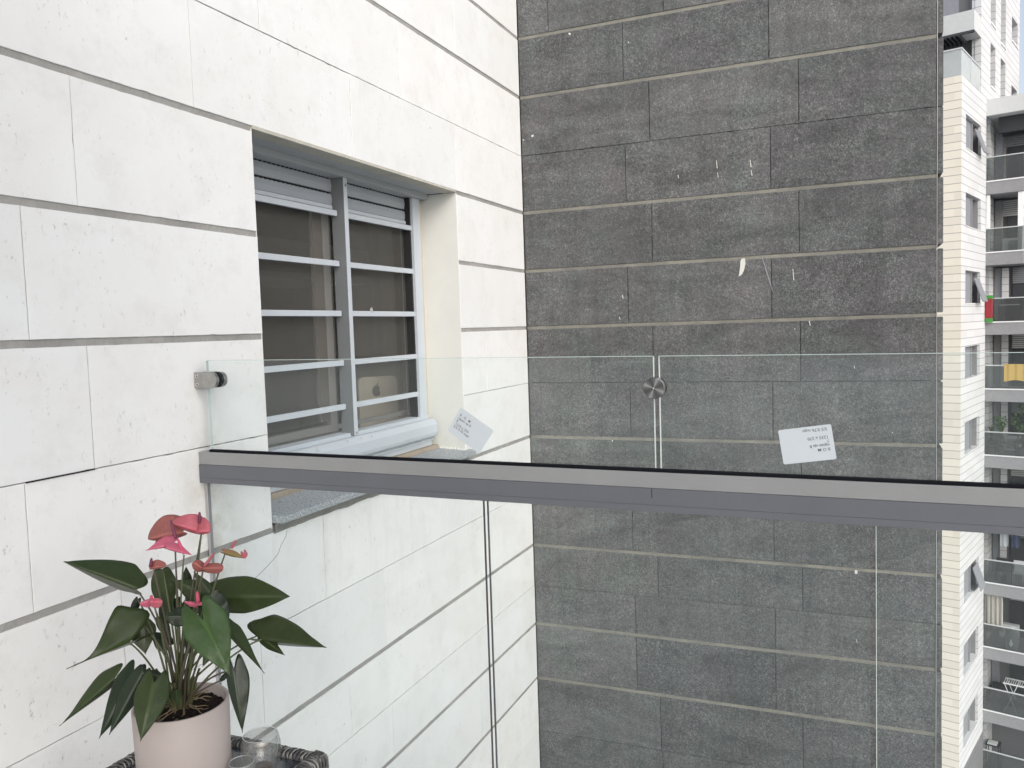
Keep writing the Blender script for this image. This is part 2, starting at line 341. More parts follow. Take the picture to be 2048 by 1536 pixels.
# ================================================================== WINDOW IN THE WHITE WALL
win = thing('window', 'grey aluminium window with horizontal bars and half lowered shutter, deep in the white stone wall', 'window', (2.92, 1.98, -.6))
mb = MB()                                                   # cream rendered jambs
mb.box(OX1-.0015, OX1+.003, 1.803, 2.01, -.64, .6715); mb.box(OX0-.003, OX0+.0015, 1.803, 2.01, -.64, .6715)
mb.build('jamb', PLAS, win)
mb = MB(); mb.box(OX0+.0005, OX1-.0005, 1.8004, 1.871, .672, .6835); mb.build('lintel_soffit', m_mortar('lintel_stone', (.52, .50, .44), (.42, .41, .36)), win)
mb = MB(); mb.box(OX0+.002, OX1-.002, 1.8715, 1.9525, .6745, .683); mb.box(OX0+.002, OX1-.012, 1.953, 2.04, .650, .69); mb.build('header', ALUD, win, bevel=.0015)
mb = MB()                                                   # outer frame
mb.box(3.545, 3.612, 1.985, 2.06, -.43, .6495); mb.box(3.612, 3.622, 1.9895, 2.06, -.43, .6495)
mb.box(OX0+.004, 2.26, 1.985, 2.06, -.43, .627); mb.box(OX0+.004, 3.622, 1.984, 2.06, -.436, -.4185)
mb.build('frame', ALU, win, bevel=.0012)
mb = MB(); mb.box(3.6225, OX1-.002, 2.0, 2.05, -.43, .63); mb.box(3.628, 3.636, 1.995, 2.0, -.43, .63); mb.build('caulk', CAULK, win)
mb = MB(); mb.box(3.534, 3.545, 2.0, 2.05, -.418, .6495); mb.build('side_gap', DARKM, win)
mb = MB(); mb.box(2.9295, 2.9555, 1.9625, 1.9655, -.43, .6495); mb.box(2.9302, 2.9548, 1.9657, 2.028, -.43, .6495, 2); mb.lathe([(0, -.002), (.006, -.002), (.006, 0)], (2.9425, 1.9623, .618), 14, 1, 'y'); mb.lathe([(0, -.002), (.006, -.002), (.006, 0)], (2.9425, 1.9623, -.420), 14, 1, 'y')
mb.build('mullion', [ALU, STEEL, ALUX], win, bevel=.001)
for zc in (.503, .2945, .087, -.1205, -.3055):              # bars of the grille, each side
    for a, b in ((2.262, 2.9295), (2.9555, 3.553)):
        mb = MB(); e = .006 if a < 2.5 else 0
        mb.box(a, b-e, 1.996, 2.010, zc-.0115, zc+.0115); mb.build('bar', ALU, win, bevel=.001)
for a, b, in ((2.262, 2.9295), (2.9555, 3.535)):             # roller shutter, part lowered
    mb = MB(); dm = MB(); zs = [.69, .651, .5905, .5365]
    for z1, z0 in zip(zs, zs[1:]):
        prof = [(2.034, z0+.002), (2.026, z0+.004), (2.0225, (z0+z1)/2), (2.026, z1-.004), (2.034, z1-.002)]
        mb.prism([(y, z) for y, z in prof], lambda p, q, t: (t, p, q), a, b)
        n = int((b-a)/.026)
        for k in range(n):
            x = a+.01+k*.026; dm.box(x, x+.014, 2.0225, 2.03, z1-.0062, z1-.0012)
    sh = mb.build('shutter', ALUS, win)
    dm.build('vent_slots', DARKM, sh)
    dm2 = MB()
    for z in zs[1:3]: dm2.box(a, b, 2.029, 2.0335, z-.0022, z+.0022)
    dm2.build('slat_gap', DARKM, sh)
    mb = MB(); mb.box(a, b-.012, 2.014, 2.036, .5205, .5362); mb.build('bottom_rail', ALU, sh, bevel=.001)
mb = MB(); mb.box(2.99, 3.006, 2.008, 2.0135, .5195, .5375); mb.build('end_cap', mat('white_cap', (.75, .77, .8), .4), win)
for a, b in ((2.262, 2.9295), (2.9555, 3.534)):
    mb = MB(); mb.F([mb.P(p) for p in ((a, 2.038, -.418), (b, 2.038, -.418), (b, 2.038, .56), (a, 2.038, .56))]); mb.build('insect_screen', SCREEN, win)
mb = MB()                                                   # sliding glass sash behind the screen
mb.box(2.925, 2.972, 2.075, 2.10, -.415, .64); mb.box(2.262, 2.925, 2.075, 2.1, -.415, -.385)
mb.box(2.972, 3.67, 2.105, 2.13, -.415, -.395); mb.box(3.67, 3.705, 2.105, 2.13, -.415, .64)
mb.build('sash', mat('pale_sash', (.40, .40, .395), .45), win, bevel=.001)
mb = MB(); mb.box(2.862, 2.9245, 2.078, 2.096, -.364, .64); mb.build('sash', mat('brown_sash', (.17, .155, .14), .5), win)
mb = MB(); mb.box(2.27, 2.86, 2.086, 2.09, -.364, .64); mb.box(2.975, 3.668, 2.115, 2.119, -.394, .64); mb.build('window_glass', m_glass('window_glass', (.95, .96, .955), .01), win)
prof = [(2.05, -.4375), (1.99, -.4375), (1.972, -.432), (1.95, -.433), (1.937, -.443), (1.931, -.460), (1.931, -.50), (1.936, -.516), (1.95, -.526), (1.962, -.5285), (1.962, -.5325), (1.955, -.5335), (1.955, -.5395), (1.967, -.5405), (1.967, -.5665), (2.05, -.5665)]
mb = MB(); mb.prism(prof, lambda p, q, t: (t, p, q), OX0+.004, 3.612); mb.build('sill_profile', ALU, win, bevel=.0015)
mb = MB(); mb.box(OX0+.004, 3.64, 1.945, 2.05, -.603, -.567); mb.build('wood_strip', WOOD, win)
# granite sill with a real slope, ragged arris
mb = MB(); n = 60
def srow(fy, z, jitter):
    return [mb.P((2.184+(3.69-2.184)*k/n, fy+random.uniform(-jitter, jitter), z)) for k in range(n+1)]
r0 = srow(1.7625, -.5975, .0006); r1 = srow(1.7595, -.6005, .0006); r2 = srow(1.7595, -.6205, .0008); r3 = srow(1.94, -.6205, 0); r4 = srow(1.94, -.586, 0)
for a, b in ((r0, r1), (r1, r2), (r2, r3), (r3, r4), (r4, r0)):
    for k in range(n): mb.F((a[k], a[k+1], b[k+1], b[k]))
mb.F((r0[0], r1[0], r2[0], r3[0], r4[0])); mb.F((r0[-1], r1[-1], r2[-1], r3[-1], r4[-1]))
sill = mb.build('sill', GRAN, win)
mb = MB(); n = 70; top, bot = [], []
for k in range(n+1):
    x = 2.181+(3.665-2.181)*k/n; top.append((x, -.6208)); bot.append((x, -.6545+.005*noise.noise(Vector((x*9, 0, 0)))+random.uniform(-.0012, .0012)))
A = [mb.P((x, 1.789, z)) for x, z in top]; B = [mb.P((x, 1.7935+.003*noise.noise(Vector((x*20, 3, 0))), z)) for x, z in bot]; Cc = [mb.P((x, 1.83, z)) for x, z in bot]; Dd = [mb.P((x, 1.83, z)) for x, z in top]
for k in range(n): mb.F((A[k], A[k+1], B[k+1], B[k])); mb.F((B[k], B[k+1], Cc[k+1], Cc[k])); mb.F((A[k], Dd[k], Dd[k+1], A[k+1]))
mb.build('sill_mortar', MOS, win)
mb = MB()                                                    # torn bead of render at the jamb foot
for k in range(9):
    t = k/8; mb.lathe([(0, 0), (.012*(1-t*.6), .004), (.008, .014), (0, .02)], (3.648-.006*t, 1.935-.016*k, -.598-.001*k+random.uniform(0, .004)), 8)
mb.build('render_bead', PLAS, win, smooth=True)
mb = MB()                                                    # white paint chips lying on sill and ledge
for (x, y, z, s) in [(2.66, 1.88, -.592, .006), (2.47, 1.93, -.588, .006), (2.62, 1.83, -.5945, .008), (2.81, 1.82, -.5952, .007), (2.60, 1.79, -.5975, .005), (3.0, 1.83, -.594, .004)]:
    mb.box(x, x+s*1.6, y, y+s, z, z+.0022)
for x, y in ((635, 898), (696, 881), (724, 876), (744, 872)):
    q = on(1, 1.930, x, y); mb.box(q.x-.004, q.x+.005, 1.9285, 1.9305, q.z-.004, q.z+.004)
mb.build('paint_chip', PM, win)
q = on(1, 1.996, 743, 618); mb = MB(); mb.lathe([(0, -.002), (.008, -.002), (.011, 0), (0, 0)], (q.x, 1.9958, .1035), 12, 0, 'y'); mb.build('sticker', mat('sticker_grey', (.4, .4, .39), .6), win)

# room behind the window
RM = mat('room_wall_paint', (.42, .41, .39), .8); RD = mat('room_dark', (.16, .14, .125), .8)
mb = MB()
mb.box(1.2, 1.21, 2.065, 2.5, -1.7, 1.2).box(1.2, 1.21, 2.5, 4.6, -1.7, -1.0).box(1.2, 1.21, 4.6, 5.2, -1.7, 1.2).box(1.2, 1.21, 2.5, 4.6, .95, 1.2).box(6.8, 6.81, 2.065, 5.2, -1.7, 1.2).box(1.2, 6.8, 5.2, 5.21, -1.7, 1.2).box(1.2, 6.8, 2.065, 5.2, 1.2, 1.21).box(1.2, 6.8, 2.065, 5.2, -1.71, -1.7).box(1.2, OX0, 2.064, 2.07, -1.7, 1.2).box(3.8, 6.8, 2.064, 2.07, -1.7, 1.2).box(OX0, 3.8, 2.064, 2.07, -1.7, -.6).box(OX0, 3.8, 2.064, 2.07, .69, 1.2)  # opening in the unseen left wall is added to let skylight in
rm = mb.build('room_interior', RM); tag(rm, kind='structure')
mb = MB(); mb.box(1.3, 6.7, 4.2, 5.1, .462, .515).box(1.3, 6.7, 4.23, 5.1, .522, .775); b_ = mb.build('ceiling_beam', mat('beam_paint', (.85, .84, .81), .7)); tag(b_, 'pale horizontal ceiling beam seen dimly behind the insect screen', 'beam')
mb = MB(); mb.box(5.3, 5.45, 3.2, 3.35, -1.7, 1.19); mb.box(5.22, 5.27, 3.1, 3.3, -1.7, 1.19)
c_ = mb.build('curtain', mat('curtain_cloth', (.5, .48, .43), .9)); tag(c_, 'pale curtain hanging indoors at the right end of the window', 'curtain')
# computer seen from behind
def rr(w_, h_, r, n=6):
    pts = []
    for cx, cy, a0 in ((w_/2-r, h_-r, 0), (-w_/2+r, h_-r, 90), (-w_/2+r*.4, r*.4, 180), (w_/2-r*.4, r*.4, 270)):
        rr_ = r if a0 < 180 else r*.4
        for k in range(n+1):
            a = math.radians(a0+90*k/n); pts.append((cx+rr_*math.cos(a), cy+rr_*math.sin(a)))
    return pts
_A, _B = on(1, 2.38, 716, 756), on(1, 2.24, 794, 750); _w = (_B.xy-_A.xy).length; _c = (_A+_B)/2; _zt = _c.z; _zb = -.74
mo = thing('computer', 'tan backed all in one computer with a dark round emblem, behind the lower right pane', 'computer', (_c.x, _c.y, -.852))
Rm = Matrix.Translation((_c.x, _c.y, _zb)) @ Matrix.Rotation(math.atan2(_B.y-_A.y, _B.x-_A.x), 4, 'Z')
mb = MB(); mb.M = Rm; mb.prism(rr(_w, _zt-_zb, .03), lambda p, q, t: (p, t, q), 0, .03); mb.build('casing', mat('tan_casing', (.80, .70, .58), .4), mo, bevel=.004)
mb = MB(); mb.M = Rm
ap = []
for k in range(28):                                          # fruit outline with a bite at the right
    a = 2*math.pi*k/28; r = .032*(1-.10*math.cos(2*a)+.03*math.cos(a*4)); x, z = r*math.cos(a), r*math.sin(a)*1.02
    if a > math.pi and abs(math.cos(a)) < .2: z *= .93
    d = math.hypot(x-.036, z-.004)
    if d < .018: x -= .018-d
    ap.append((x*.8, z*.8+_zt-_zb-.075))
mb.prism(ap, lambda p, q, t: (p-.01, t, q), -.0022, -.0005)
mb.prism([(x_, z_+_zt-_zb-.370) for x_, z_ in ((.0, .324), (.005, .325), (.012, .334), (.011, .338), (.004, .333))], lambda p, q, t: (p-.01, t, q), -.0022, -.0005)
mb.build('emblem', mat('emblem_dark', (.05, .05, .05), .4), mo)
mb = MB(); mb.M = Rm; mb.box(-.09, .09, .02, .045, -.10, .08); mb.box(-.09, .09, -.06, .14, -.11, -.1); mb.build('stand', mat('stand_metal', (.4, .38, .35), .4), mo)
mb = MB(); mb.box(2.3, 4.0, 2.4, 3.1, -.89, -.852); mb.box(2.32, 2.37, 2.42, 2.47, -1.7, -.89); mb.box(3.93, 3.98, 2.42, 2.47, -1.7, -.89); mb.box(2.32, 2.37, 3.03, 3.08, -1.7, -.89); mb.box(3.93, 3.98, 3.03, 3.08, -1.7, -.89)
d_ = mb.build('desk', RD); tag(d_, 'dark desk indoors under the computer behind the window', 'desk')

# ================================================================== OUR BALCONY: floor, railing
mb = MB(); mb.box(-2.2, 1.98, -3.4, 1.795, -1.75, -1.5)
cl_ = MB(); cl_.box(-2.2, .1, -3.4, 1.795, 1.75, 1.95); cl_ = cl_.build('balcony_ceiling', mat('ceiling_paint', (.7, .69, .67), .8)); tag(cl_, kind='structure')  # unseen slab added to darken the upper wall, its reach cut back
fl = mb.build('balcony_floor', m_mortar('floor_tile', (.58, .59, .60), (.52, .53, .54))); tag(fl, kind='structure')
rail = thing('balcony_railing', 'frameless glass balcony railing with grey metal handrail running across the view', 'railing', (1.88, 1.0, -1.5))
TL = lambda y: -.0072*(1.8-y)                                # the rail runs slightly out of level
def long_box(mb, x0, x1, y0, y1, z0, z1, m=0):
    i = [mb.P((x, y, z+TL(y))) for z in (z0, z1) for y in (y0, y1) for x in (x0, x1)]
    for q in ((0, 2, 3, 1), (4, 5, 7, 6), (0, 1, 5, 4), (2, 6, 7, 3), (0, 4, 6, 2), (1, 3, 7, 5)): mb.F([i[k] for k in q], m)
YE = -2.6
mb = MB(); long_box(mb, 1.8665, 1.916, YE, 1.798, -.3705, -.333); mb.build('glass_channel', CHAN, rail, bevel=.0012)
mb = MB(); long_box(mb, 1.8645, 1.918, YE, 1.7985, -.4095, -.3707); long_box(mb, 1.8645, 1.918, YE, 1.7985, -.4255, -.4101); long_box(mb, 1.8655, 1.917, YE, 1.798, -.4102, -.4094)
mb.build('handrail', RAIL, rail, bevel=.0008)
mb = MB(); long_box(mb, 1.8695, 1.8835, YE, 1.762, -.3345, -.3258); mb.build('gasket', RUB, rail, bevel=.001)
mb = MB(); long_box(mb, 1.8638, 1.8645, .4415, .4427, -.3935, -.372); mb.build('seam', DARKM, rail)
XG = 1.885
def pane(y0, y1, z0, z1, xg, top=True, tilt=True):
    """one glass pane; its polished edges are parts"""
    mb = MB(); f = TL if tilt else (lambda y: 0)
    i = [mb.P((x, y, z+f(y))) for z in (z0, z1) for y in (y0, y1) for x in (xg, xg+.010)]
    for q in ((0, 2, 6, 4), (1, 5, 7, 3)): mb.F([i[k] for k in q])
    o = mb.build('glass_pane', GLASS, rail, fix=False)
    return o
def gedge(par, y0, y1, z0, z1, xg, m, t=.0022):
    mb = MB(); a, b = min(y0, y1), max(y0, y1)
    i = [mb.P((x, y, z+TL(y))) for z in (z0, z1) for y in (a, b) for x in (xg+.0004, xg+.0096)]
    for q in ((0, 2, 3, 1), (4, 5, 7, 6), (0, 1, 5, 4), (2, 6, 7, 3), (0, 4, 6, 2), (1, 3, 7, 5)): mb.F([i[k] for k in q])
    return mb.build('glass_edge', m, par)
ZT = -.0635
pa = pane(.4365, 1.7695, -.345, ZT, XG); gedge(pa, .4365, 1.7695, ZT-.0014, ZT, XG, GEDGE); gedge(pa, 1.7688, 1.7695, -.345, ZT, XG, GEDGE); gedge(pa, .4365, .4375, -.345, ZT, XG, GEDGEL)
pb = pane(-1.2, .4245, -.345, ZT, XG); gedge(pb, -1.2, .4245, ZT-.0014, ZT, XG, GEDGE); gedge(pb, .4235, .4245, -.345, ZT, XG, GEDGEL)
pc = pane(-2.6, -1.212, -.345, ZT, XG); gedge(pc, -2.6, -1.212, ZT-.0014, ZT, XG, GEDGE)
XL = 1.885
for y0, y1, e in ((.8845, 1.790, 'd'), (-.023, .8745, 'd'), (-.95, -.0345, 'l'), (-1.87, -.96, 'l'), (-2.6, -1.88, 'l')):
    pn = pane(y0, y1, -1.6, -.42, XL)
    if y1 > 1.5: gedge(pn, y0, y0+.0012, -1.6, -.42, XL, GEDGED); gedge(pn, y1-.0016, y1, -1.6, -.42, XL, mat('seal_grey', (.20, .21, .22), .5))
    elif y1 > .5: gedge(pn, y1-.0012, y1, -1.6, -.42, XL, GEDGED)
    else: gedge(pn, y1-.0009, y1, -1.6, -.42, XL, GEDGEL)
mb = MB(); mb.box(1.884, 1.8965, 1.7905, 1.7985, -1.5, -.42); mb.build('edge_seal_shade', mat('silicone_shade_grey', (.36, .36, .38), .5), rail)  # slim grey strip, both seal and painted contact shadow at the wall
mb = MB(); mb.box(1.865, 1.915, -2.6, 1.79, -1.62, -1.47); mb.build('base_channel', RAIL, rail)
# clamps: one against the wall, one over the joint of the upper panes
def half_round(y_c, z_c, r, flat, n=20):      # D outline; flat end towards +y at y_c+flat
    pts = [(y_c+flat, z_c+r), (y_c+flat, z_c-r)]
    for k in range(n+1):
        a = -math.pi/2-math.pi*k/n; pts.append((y_c+r*math.cos(a), z_c+r*math.sin(a)))
    return pts
cl = thing('glass_clamp', 'brushed steel D shaped clamp with two bolts fixing the glass edge to the white wall', 'glass clamp', (1.88, 1.75, -.12))
zc, yc = -.1215, 1.7405
hr = half_round(yc, zc, .0235, 1.7985-yc)
mb = MB(); mb.prism(hr, lambda p, q, t: (t, p, q), 1.866, 1.8795); mb.prism(hr, lambda p, q, t: (t, p, q), 1.9005, 1.914); mb.build('jaw', STEEL, cl, bevel=.0012)
mb = MB(); mb.prism(half_round(yc+.0005, zc, .0228, 1.7980-yc), lambda p, q, t: (t, p, q), 1.8797, 1.8845); mb.prism(half_round(yc, zc, .0228, 1.798-yc), lambda p, q, t: (t, p, q), 1.8955, 1.9003); mb.build('rubber_pad', RUB, cl)
for dz in (-.0125, .0125):
    mb = MB(); mb.lathe([(.0022, -.0005), (.0048, -.0018), (.0056, 0)], (1.866, 1.789, zc+dz), 16, 0, 'x'); mb.lathe([(0, .0006), (.0022, .0003)], (1.8645, 1.789, zc+dz), 10, 1, 'x'); mb.build('bolt', [mat('bolt_bright', (.7, .69, .67), .3, 1), DARKM], cl)
dc = thing('glass_clamp', 'round brushed steel disc clamp bridging the joint of the two upper glass panes', 'glass clamp', (1.88, .431, -.148))
def m_disc():
    m = mat('turned_steel', (.26, .26, .26), .3, 1); n = N(m); s = n.sep(n.map(loc=(0, -.4335, .1475)))
    a = n.math('ARCTAN2', s[2], s[1]); wv = n.math('SINE', n.math('MULTIPLY', a, 4.0)); c = n.ramp(n.math('MULTIPLY_ADD', wv, .5, .5), (0, .12), (.8, .22), (1, .42)); n.base(c); return m
yd, zd = .4335, -.1475
mb = MB(); mb.lathe([(0, .000), (.0235, 0), (.0248, .0012), (.0248, .006)], (1.8695, yd, zd), 48, 0, 'x'); mb.build('disc', m_disc(), dc)
mb = MB(); mb.lathe([(.0236, .006), (.0236, .0085)], (1.8695, yd, zd), 48, 0, 'x'); mb.lathe([(.0236, .0115), (.0236, .0155)], (1.8695, yd, zd), 48, 0, 'x'); mb.build('rubber_pad', RUB, dc)
mb = MB(); mb.lathe([(.0236, .0085), (.0248, .0088), (.0248, .0112), (.0236, .0115)], (1.8695, yd, zd), 48, 0, 'x'); mb.lathe([(.0248, .0), (.0248, .008), (.0236, .0092), (0, .0092)], (1.8955, yd, zd), 48, 0, 'x'); mb.build('steel_ring', STEEL, dc)
mb = MB(); mb.lathe([(0, -.001), (.0014, -.0008), (.0016, 0)], (1.8693, yd, zd), 10, 0, 'x'); mb.build('centre_pin', mat('pin_bright', (.9, .9, .88), .2, 1), dc)

# paper labels stuck on the glass
def label_card(corners, label, lines, flip, ly):
    P = [on(0, XG-.0012, *c) for c in corners]          # corners in order: start, along the long side, ...
    C0, ex, ey = P[0], (P[1]-P[0]), (P[3]-P[0])
    cen = (P[0]+P[1]+P[2]+P[3])/4
    t = thing('paper_label', label, 'paper label', cen)
    L, H = ex.length, ey.length; ux, uy = ex.normalized(), ey.normalized()
    mb = MB(); r = .0035; ol = []
    for cx, cy, a0 in ((L-r, r, 270), (L-r, H-r, 0), (r, H-r, 90), (r, r, 180)):
        for k in range(5):
            a = math.radians(a0+90*k/4); ol.append((cx+r*math.cos(a), cy+r*math.sin(a)))
    nx = Vector((-1, 0, 0))
    mb.prism(ol, lambda p, q, d: C0+ux*p+uy*q+nx*d, 0, .0004); mb.build('paper', PAPER, t)
    # writing
    org = cen if flip else cen
    tx = -ux if flip else ux; ty = uy if flip else -uy
    for k, (txt, sz) in enumerate(lines):
        if not txt: continue
        cu = bpy.data.curves.new('writing', 'FONT'); cu.body = txt; cu.size = sz; cu.resolution_u = 2; cu.offset = .00012
        to = bpy.data.objects.new('tmp', cu); COL.objects.link(to); dg = bpy.context.evaluated_depsgraph_get(); dg.update()
        me = bpy.data.meshes.new_from_object(to.evaluated_get(dg)); bpy.data.objects.remove(to)
        start = (P[1 if flip else 0]) + tx*.0085 + ty*(-ly - k*.0088) if not flip else P[2] + tx*.0085 + ty*(-ly - k*.0088)
        for v in me.vertices:
            q = start+tx*v.co.x+ty*v.co.y; v.co = (XG-.0019, q.y, q.z)
        me.materials.clear(); me.materials.append(INK)
        o = bpy.data.objects.new('writing', me); COL.objects.link(o); o.parent = t; o.matrix_parent_inverse = Matrix.Translation(t.location).inverted()
label_card([(922, 814), (987, 861), (958.4, 907.7), (895, 861)], 'white paper label tilted on the glass in front of the window jamb', [('B . G . M', .0095), ('niguan uja B', .0085), ('8', .0085), ('1218 x 270', .0095), ('5/5 0.76 nupr', .0095)], False, .021)
label_card([(1556, 860.6), (1661.9, 848), (1672.8, 917.7), (1567.3, 929)], 'white paper label stuck upside down on the glass in front of the dark wall', [('B O M', .0095), ('niguan uja B', .0085), ('7', .0085), ('1233 x 270', .0095), ('', 0), ('5/5 0.76 nupr', .0095)], True, .026)

# ================================================================== TABLE, POT, PLANT, CUPS
TZ = -.93
RW = [mat('rattan_dark', (.065, .065, .066), .55), mat('rattan_grey', (.16, .16, .157), .55), mat('rattan_pale', (.28, .275, .26), .55)]
tb = thing('side_table', 'low square side table with woven grey rattan rim and dark glass top', 'table', (1.25, 1.3, -1.5))
TX0, TX1, TY0, TY1 = 1.02, 1.466, 1.092, 1.522
mb = MB(); mb.box(TX0+.03, TX1-.03, TY0+.03, TY1-.03, TZ-.016, TZ-.009); mb.build('table_top', mat('dark_glass_top', (.035, .04, .05), .08, 0, .8), tb)
mb = MB(); rng2 = random.Random(5)
def wrap(p0, p1, out):                       # woven strands over the rim between two corners
    p0, p1, out = Vector(p0), Vector(p1), Vector(out); L = (p1-p0).length; d = (p1-p0)/L; n = int(L/.0050)
    for k in range(n):
        s = k*.0050; m = (0, 2, 1, 0, 2, 0)[(k*5+rng2.randrange(3)) % 6]; sl_ = .011*(1 if k % 2 else -1)
        c = p0+d*(s+.0026); pts = []
        prof = [(-.0, -.012), (.0, -.003), (.004, .0012), (.014, .0028), (.024, .0018), (.0315, -.003), (.0345, -.012), (.0345, -.030), (.030, -.04)]
        for i, (o_, z_) in enumerate(prof):
            lift = .0011*math.sin(i*1.5+k*math.pi*.5)
            pts.append(c+out*(o_-.034)+Vector((0, 0, z_+lift))+d*sl_*(i/len(prof)-.5))
        mb.tube(pts, (.0026, .0019, .0016)[m], 6, m)
wrap((TX1, TY0, TZ), (TX1, TY1, TZ), (1, 0, 0)); wrap((TX0, TY0, TZ), (TX0, TY1, TZ), (-1, 0, 0)); wrap((TX0, TY0, TZ), (TX1, TY0, TZ), (0, -1, 0)); wrap((TX0, TY1, TZ), (TX1, TY1, TZ), (0, 1, 0))
mb.build('woven_rim', RW, tb, smooth=True)
mb = MB()
mb.box(TX0+.004, TX1-.004, TY0+.004, TY0+.030, TZ-.042, TZ-.003); mb.box(TX0+.004, TX1-.004, TY1-.03, TY1-.004, TZ-.042, TZ-.003); mb.box(TX0+.004, TX0+.03, TY0+.03, TY1-.03, TZ-.042, TZ-.003); mb.box(TX1-.03, TX1-.004, TY0+.03, TY1-.03, TZ-.042, TZ-.003)
mb.build('table_frame', RW[0], tb)
for x in (TX0+.005, TX1-.035):
    for y in (TY0+.005, TY1-.035):
        mb = MB(); mb.box(x, x+.03, y, y+.03, -1.5, TZ-.042); mb.build('leg', RW[0], tb)

PC = Vector((1.267, 1.308, 0)); PR = .0955; PZ = -.755
def m_pot():
    m = mat('blush_pot', (.52, .43, .385), .55, 0, .35); n = N(m)
    c = n.mix(n.ramp(n.noise(7, 4, .6), (.35, 0), (.7, .5)), (.375, .33, .315), (.34, .30, .29)); c = n.mix(n.ramp(n.noise(320, 2, .5), (.6, 0), (.72, .25)), c, (.38, .32, .29)); n.base(c); n.bump(n.noise(250, 2), .15, .0006); return m
def m_soil():
    m = mat('potting_soil', (.02, .016, .014), .95, 0, .2); n = N(m); c = n.ramp(n.noise(120, 5, .8), (.4, (.006, .005, .005)), (.6, (.03, .022, .018)), (.72, (.11, .085, .065))); n.base(c); n.bump(n.noise(90, 6, .8), 1, .008); return m
pot = thing('flower_pot', 'round blush beige flower pot standing on the rattan table', 'flower pot', (PC.x, PC.y, TZ-.01))
mb = MB(); zb = TZ-.009
mb.lathe([(0, zb), (PR*.95, zb), (PR*.965, zb+.004), (PR, PZ-.0015), (PR-.0015, PZ), (PR-.0045, PZ), (PR-.006, PZ-.002), (PR-.008, PZ-.05), (0, PZ-.05)], (PC.x, PC.y, 0), 96); mb.build('pot_body', m_pot(), pot, smooth=True)
mb = MB(); G = 34; ids = {}
for i in range(-G, G+1):
    for j in range(-G, G+1):
        x, y = i/G*(PR-.0065), j/G*(PR-.0065)
        if math.hypot(x, y) <= PR-.0062:
            h = .006*noise.noise(Vector((x*60, y*60, 1)))+.003*noise.noise(Vector((x*180, y*180, 1)))+.018*math.exp(-((x+.005)**2+(y-.0)**2)/.0009)
            ids[i, j] = mb.P((PC.x+x, PC.y+y, PZ-.022+h))
for (i, j) in list(ids):
    if all(k in ids for k in ((i+1, j), (i+1, j+1), (i, j+1))): mb.F((ids[i, j], ids[i+1, j], ids[i+1, j+1], ids[i, j+1]))
mb.build('soil', m_soil(), pot, smooth=True)

plant = thing('anthurium', 'anthurium with pink flowers and drooping dark green leaves growing in the blush pot', 'plant', (PC.x, PC.y, PZ-.02))
def m_leaf(name, c1, c2, rough):
    m = mat(name, c1, rough, 0, .5); n = N(m)
    at = n.new('ShaderNodeAttribute', attribute_name='vein'); 
    c = n.mix(n.ramp(n.noise(22, 4, .6), (.35, 0), (.7, 1)), c1, c2); c = n.mix(n.math('MULTIPLY', at.outputs['Fac'], .55), c, tuple(min(1, x*2.0+.01) for x in c1)); n.base(c)
    n.bump(n.math('ADD', n.noise(30, 3, .5), n.math('MULTIPLY', at.outputs['Fac'], -.8)), .35, .002); return m
LF = [m_leaf('leaf_green', (.021, .034, .009), (.028, .044, .013), .34), m_leaf('leaf_dark', (.009, .017, .008), (.013, .024, .010), .30), m_leaf('leaf_bright', (.028, .056, .015), (.042, .078, .026), .26)]
for _m in LF: _m.node_tree.nodes['Principled BSDF'].inputs['Specular IOR Level'].default_value = .3
SP = [m_leaf('spathe_pink', (.40, .085, .12), (.33, .08, .09), .45), m_leaf('spathe_dusty', (.27, .085, .075), (.22, .065, .055), .5), m_leaf('spathe_hot', (.43, .095, .155), (.36, .07, .12), .42), m_leaf('spathe_green', (.16, .15, .045), (.26, .10, .07), .5)]
SX = [mat('spadix_dark', (.14, .025, .06), .6), mat('spadix_pink', (.48, .06, .12), .6), mat('spadix_rose', (.36, .10, .12), .6)]
STM = mat('stem_green', (.075, .085, .035), .5); STD = mat('stem_brown', (.05, .04, .025), .6); STP = mat('stem_dusk', (.075, .062, .045), .5)
def at(x, y, d): return (ray(x, y))*d            # d = depth along the view axis, metres
